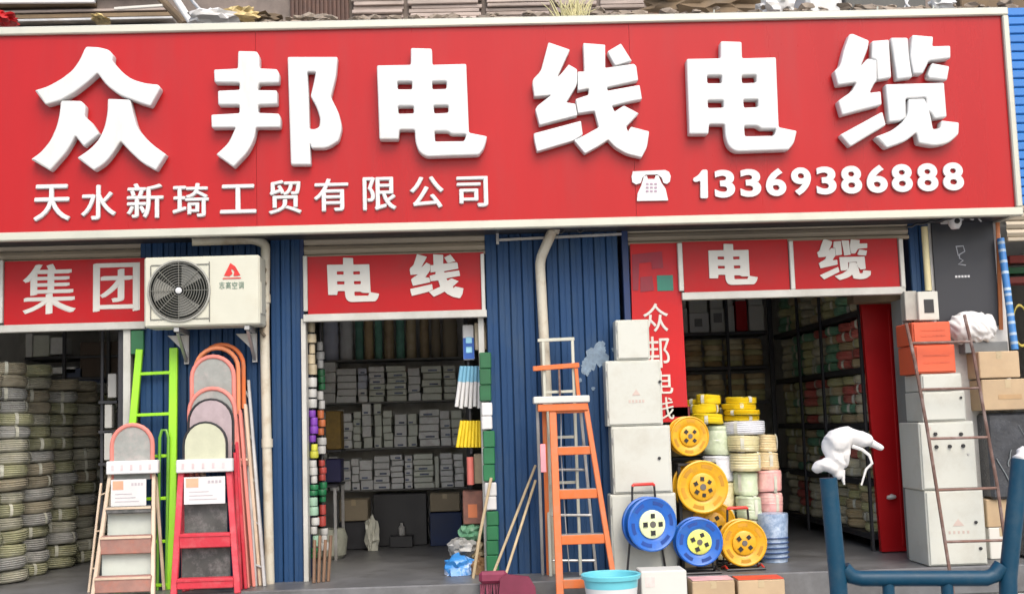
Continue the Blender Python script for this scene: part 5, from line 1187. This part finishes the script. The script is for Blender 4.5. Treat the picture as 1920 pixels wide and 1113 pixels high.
# cyan basin
YF0 = YF; YF = -.86
c = at(1145, 1075, YF); Rr = 54*(8.65+YF)/2250
t = thing('plastic_bucket', 'bright cyan plastic bucket at the foot of the orange ladder', 'bucket', (c.x, YF, .002))
H_ = at(1145, 1074, YF).z
g = MB(); g.lathe([(.001, .004), (Rr*.72, .002), (Rr*.78, .03), (Rr*.93, H_-.035), (Rr, H_-.03), (Rr*1.03, H_-.005), (Rr*1.0, H_), (Rr*.93, H_-.006), (Rr*.9, H_-.04), (Rr*.76, .04), (.001, .03)], (c.x, YF, 0), seg=44); obj('bucket_body', g, CYAN, t)
g = MB(); g.lathe([(Rr*.79, .035), (Rr*.885, H_-.085), (Rr*.90, H_-.083), (Rr*.80, .033)], (c.x, YF, 0), seg=44, closed=True); obj('white_band', g, PAPER, t)
YF = YF0
X0, X1, Z0, Z1 = rect(1203, 1069, 1289, 1160, YF-.02); t = carton(X0, X1, YF-.02, YF+.22, .003, Z1, CARDW, 'white carton with faint pink print right of the cyan bucket', 'cartons along the foreground step', tape=False, lab=(.8, -.4, .6, .85, mat('pink_faint', (.72, .55, .52), .7, var=.2, scale=20)))
X0, X1, Z0, Z1 = rect(1299, 1088, 1379, 1160, YF); t = carton(X0, X1, YF, YF+.27, .003, Z1, CARD, 'brown carton with pink papers on top, between white and red-topped cartons', 'cartons along the foreground step')
g = MB(); g.box(-(X1-X0)/2+.004, (X1-X0)/2-.004, -.13, .13, Z1+.0005-.003+.002, Z1+.005, .001); ob = obj('pink_papers', g, mat('pink_paper', (.66, .38, .38), .7, var=.25, scale=10), t, True)
X0, X1, Z0, Z1 = rect(1385, 1086, 1473, 1160, YF); t = carton(X0, X1, YF, YF+.27, .003, Z1, CARD, 'brown carton with red-orange lid paper, rightmost of the foreground cartons', 'cartons along the foreground step')
g = MB(); g.box(-(X1-X0)/2+.003, (X1-X0)/2-.003, -.134, .134, Z1-.0005, Z1+.004, .001); obj('red_paper', g, mat('red_paper', (.66, .07, .03), .6, var=.2, scale=10), t, True)

# ---------------------------------------------------------------- blue hand cart, close to the camera
YK = -4.65
t = thing('hand_cart', 'dark blue steel hand cart with white cloth on its posts, in the right foreground', 'cart', (at(1730, 1080, YK).x, YK-.4, 0))
xl, xr = at(1569, 1080, YK).x, at(1893, 1080, YK).x
for (a, b) in (((1553, 895), (1571, 1085)), ((1913, 860), (1890, 1082))):
    p0, p1 = at(*a, YK), at(*b, YK)
    g = MB(); g.tube([p0, p1, (p1.x+(p1.x-p0.x)*.3, YK, .3)], .029, 16); obj('post', g, CART, t)
zr = at(1730, 1078, YK).z
l_, r_ = at(1571, 1085, YK), at(1890, 1076, YK)
g = MB(); g.tube([l_+Vector((.02, 0, .035)), l_+Vector((.045, 0, .008)), l_+Vector((.075, 0, 0)), r_+Vector((-.075, 0, -.01)), r_+Vector((-.045, 0, .0)), r_+Vector((-.02, 0, .03))], .026, 14); obj('cross_rail', g, CART, t)
for px in (1665, 1775):
    c = at(px, 1090, YK); g = MB(); g.tube([(c.x, YK, c.z), (c.x, YK, .3)], .02, 12); obj('rail_post', g, CART, t)
g = MB(); g.box(xl-.03, xr+.03, YK-.95, YK+.02, .26, .30, .008); obj('platform', g, CART, t)
for sx, sy in ((0, 0), (1, 0), (0, 1), (1, 1)):
    x = xl+.06+(xr-xl-.12)*sx; y = YK-.1-.75*sy; g = MB(); g.lathe([(.03, -.02), (.12, -.02), (.125, 0), (.12, .02), (.03, .02)], (x, y, .126), 'X', 24, closed=True); wh = obj('wheel', g, BLACK, t)
    g = MB(); g.box(x-.03, x+.03, y-.03, y+.03, .13+.12, .259); obj('fork', g, CART, wh)
# white cloth on left post
def bundle_cloth(label, lumps, Y, seed, crease=.008, vox=.004):
    """soft bunched cloth: swollen strokes [(photo points, radius start, radius end)] fused into one skin, then creased"""
    g = MB(); s_ = (8.65+Y)/2250
    for k, (pts, r0, r1) in enumerate(lumps):
        P = [at(x, y, Y)+Vector((0, .012*math.sin(i*2+k), 0)) for i, (x, y) in enumerate(pts)]
        g.tube(P, r0*s_, 14, r_end=r1*s_)
        for p_, r_ in ((P[0], r0), (P[-1], r1)): g.blob(p_, r_*s_, r_*s_, r_*s_, .05, 2, seed)
    me = g.mesh('tmp'); o = bpy.data.objects.new('tmp', me); C.objects.link(o)
    md = o.modifiers.new('r', 'REMESH'); md.mode = 'VOXEL'; md.voxel_size = vox
    m2 = o.modifiers.new('s', 'SMOOTH'); m2.iterations = 4; m2.factor = .6
    bpy.context.view_layer.update(); out = bpy.data.meshes.new_from_object(o.evaluated_get(bpy.context.evaluated_depsgraph_get()))
    bpy.data.objects.remove(o); out.name = 'bunched_body'; out.materials.clear()
    N_ = [v.normal.copy() for v in out.vertices]
    for v, n_ in zip(out.vertices, N_):
        q = v.co; a = noise.noise(Vector((q.x*22+q.z*16, q.y*9, q.z*9-q.x*6))+Vector((seed, 0, 0))); b = noise.noise(q*9+Vector((0, seed, 0)))
        v.co = q+n_*((.30-abs(a))*crease*1.9+b*crease*.7)
    out.shade_smooth()
    zb = min(v.co.z for v in out.vertices); c_ = at(lumps[0][0][0][0], lumps[0][0][0][1], Y)
    t = thing('cloth', label, 'cloth', (c_.x, Y, zb)); link('bunched_body', out, CLOTH, t); return t
bundle_cloth('crumpled white bag hanging below the black poster on the right pillar', [([(1802, 615), (1850, 612)], 24, 22), ([(1800, 600), (1826, 598), (1852, 602)], 15, 12), ([(1806, 632), (1850, 628)], 13, 12)], -.1, 21, .016, .007)
t = bundle_cloth('crumpled white cloth draped over the left post of the blue cart', [([(1570, 828), (1594, 818), (1620, 824)], 24, 14), ([(1606, 818), (1630, 829), (1649, 838)], 12, 5), ([(1558, 836), (1566, 862), (1571, 886)], 18, 11), ([(1580, 832), (1584, 850), (1582, 872)], 14, 6), ([(1560, 874), (1546, 872), (1537, 876)], 14, 11)], YK, 3)
g = MB(); P = [at(x, y, YK-.02) for x, y in ((1598, 836), (1616, 842), (1630, 853), (1635, 868), (1624, 879), (1620, 892), (1615, 909))]; g.tube(P, .0065, 7, flat=.6, r_end=.003); obj('loose_strip', g, CLOTH, t)
g = MB(); P = [at(x, y, YK-.01) for x, y in ((1580, 880), (1581, 900), (1583, 908))]; g.tube(P, .008, 7, r_end=.003); obj('loose_strip', g, CLOTH, t)
bundle_cloth('white cloth wrapped round the right post of the blue cart, cut by frame edge', [([(1915, 862), (1930, 855), (1945, 860)], 15, 16), ([(1922, 850), (1935, 848)], 12, 12)], YK, 8)

# ---------------------------------------------------------------- clutter above the sign
up = thing('roof_storey', 'weathered timber and brick upper storey wall seen above the red sign', 'building', (0, 1.5, 4.0))
g = MB(); g.box(-9, 9, .225, 1.55, 3.95, 4.08); obj('roof_deck', g, WALLD, up)
g = MB(); g.box(-9, 9, 1.42, 1.6, 4.085, 6.2); obj('wall', g, mat('upper_wall', (.22, .18, .155), .9, var=.4, scale=6, bump=.3), up)
UY = 1.38
def zr(y): return at(960, y, UY).z
zb_ = zr(90); hb = .036
for i in range(28):
    z0 = zb_+i*hb
    for a, b in ((655, 760), (762, 905), (907, 1035), (1037, 1120), (1122, 1215)):
        X0, X1 = at(a, 30, UY).x, at(b, 30, UY).x; o_ = random.uniform(-.02, .02)
        g = MB(); g.box(X0+o_+.03, X1+o_-.02, UY-.01+random.uniform(-.03, .02), UY+.035, z0, z0+hb-random.uniform(.002, .010), .004); obj('board', g, WOODG, up)
for i in range(18):      # left: horizontal battens with gaps
    z0 = zb_-.03+i*.052; X0, X1 = at(-80, 30, UY).x, at(random.choice((300, 330, 180, 320)), 30, UY).x
    g = MB(); g.box(X0, X1, UY-.03-.08*(i % 3 == 0), UY+.03, z0, z0+.022+.014*(i % 2), .004); obj('batten', g, (WOODG, TARP, STEEL, TARP)[i % 4], up)
X0, X1 = at(545, 30, UY).x, at(655, 30, UY).x     # dark corrugated sheet
for i in range(14):
    x = X0+(X1-X0)*i/14; g = MB(); g.tube([(x+.016, UY, 4.10), (x+.016, UY, 5.6)], .02, 8); obj('corrugation', g, mat('rust_sheet', (.10, .055, .04), .7, var=.4, scale=15), up)
rb_m = bmesh.new()
for i in range(240):      # rubble and scraps lying along the roof edge
    px = random.uniform(380, 1900); c = at(px, 20+18*random.random()**.5-.018*(px-960), .3); sz_ = random.uniform(.015, .05)
    r_ = bmesh.ops.create_icosphere(rb_m, subdivisions=1, radius=1.0)
    for v in r_['verts']: v.co = Vector((c.x, .3+random.uniform(0, .04), c.z))+Vector((v.co.x*sz_*1.6, v.co.y*sz_, v.co.z*sz_*.7))*(1+.5*noise.noise(v.co*2+Vector((i, 0, 0))))
me = bpy.data.meshes.new('rubble'); rb_m.to_mesh(me); rb_m.free(); tag(link('rubble', me, mat('rubble', (.34, .28, .22), .9, var=.5, scale=7, bump=.4)), 'rubble and scraps strewn along the roof edge above the sign', 'rubble', kind='stuff')
g = MB(); g.box(-4.6, 4.2, .235, .5, 4.085, 4.13, .01); obj('parapet', g, WOODG, up)
for i in range(26):      # loose bricks stacked on the deck edge to the right
    px = 1215+26*(i % 13)+13*(i//13); c = at(px, 44-16*(i//13), .95); g = MB(); g.box(c.x-.05, c.x+.052, .95, 1.06, c.z-.03, c.z+.03, .004); obj('brick', g, mat('brick_dull', (.28, .16, .11), .9, var=.35, scale=10), up)
def clut(name, mb, mt, lb, cat): return solo(name, mb, mt, lb, cat)
g = MB(); g.tube([at(312, -30, .5), at(362, 48, .3)], .028, 10); clut('white_pole', g, WHITE, 'white pole lying diagonally across the roof above the first two characters', 'pole')
g = MB(); g.tube([at(338, -25, .45), at(398, 46, .25)], .014, 8); clut('grey_pole', g, STEEL, 'thin grey pole beside the diagonal white pole above the sign', 'pole')
g = MB(); g.tube([at(285, -20, .7), at(345, 45, .6)], .03, 8); clut('timber_beam', g, TARP, 'brown timber beam left of the diagonal white pole above sign', 'beam')
g = MB(); g.bar(at(-5, 4, .4), at(178, 3, .4), .02, .03); clut('white_lath', g, PAPER, 'bright white lath lying along the roof edge at top left corner', 'lath')
g = MB(); g.bar(at(215, 17, .5), at(305, 11, .5), .018, .03); clut('pale_lath', g, WHITEF, 'pale lath above the sign left of the diagonal white pole', 'lath')
def patch(lb, x, y, rx, ry, Y, mt, seed, name='plastic_sheet', cat='plastic sheet'):
    c = at(x, y, Y); s = (8.65+Y)/2250; g = MB(); g.blob((c.x, Y, c.z), rx*s, .12, ry*s, .35, 3, seed, 3.2); clut(name, g, mt, lb, cat)
patch('crumpled pale sheet beside the foot of the white pole above sign', 395, 34, 40, 16, .15, CLOTH, 5)
patch('cream straw bundle on the roof between the second and third characters', 452, 30, 32, 14, .3, mat('straw', (.55, .43, .20), .8, var=.4, scale=20, bump=.5), 6, 'straw_bundle', 'bundle')
patch('brown sacking heap on the roof left of corrugated sheet above sign', 490, 38, 38, 12, .4, TARP, 7, 'sacking_heap', 'sacking')
patch('small red cloth at the top left corner above the sign', 8, 36, 22, 12, .1, REDP, 8, 'red_cloth', 'cloth')
patch('small pale rag on sign top above the first character', 190, 38, 14, 6, .0, MATS['straw'], 12, 'pale_rag', 'rag')
patch('large brown tarpaulin fold on roof above the last two characters', 1320, 8, 105, 30, .75, TARP, 9, 'tarpaulin', 'tarpaulin')
patch('grey crumpled tarpaulin on roof right of the brown one', 1455, 14, 34, 26, .35, CLOTH, 10, 'grey_tarpaulin', 'tarpaulin')
c = at(1480, 30, .3)
X0, X1, Z0, Z1 = rect(1512, -30, 1580, 24, .3); g = MB(); g.box(X0, X1, .3, .7, 4.085, Z1, .03); clut('white_tank', g, WHITE, 'white plastic container standing on the roof above last character', 'container')
X0, X1, Z0, Z1 = rect(1584, -40, 1735, 22, .9); g = MB(); g.box(X0, X1, .9, 1.2, 4.085, Z1, .01); clut('grey_cabinet', g, mat('roof_grey', (.12, .12, .11), .8, var=.3), 'dark grey block on the roof right of the white container', 'block')
g = MB(); g.tube([at(1690, -20, .4), at(1700, 8, .35), at(1712, 20, .3)], .008, 6); g.tube([at(1705, -5, .4), at(1695, 18, .35)], .007, 6); clut('white_cable', g, WHITE, 'white cable hanging on the roof above the last character', 'cable')
g = MB(); g.blob(at(1765, 8, .3), .09, .08, .07, .3, 3, 14); clut('white_bag', g, WHITE, 'white plastic bag on the roof near the right end of sign', 'bag')
X0, X1, Z0, Z1 = rect(1800, -30, 1960, 12, .6); g = MB(); g.box(X0, X1, .6, .8, 4.085, Z1, .01); clut('brown_block', g, TARP, 'dark brown block on the roof at the right end of the sign', 'block')
# spiky dry grass tuft
t = thing('dry_plant', 'pale dry grass tuft growing on the roof above the fourth character', 'plant', tuple(at(1070, 42, .25)))
for i in range(60):
    a = at(1075+random.uniform(-26, 26), 46, .25); b = a+Vector((random.uniform(-.14, .18), random.uniform(-.05, .05), random.uniform(.08, .26)))
    g = MB(); g.tube([a, a.lerp(b, .6)+Vector((0, 0, .02)), b], .006, 4, r_end=.0015); obj('stem', g, mat('dry_grass', (.62, .58, .32), .8, var=.2), t)
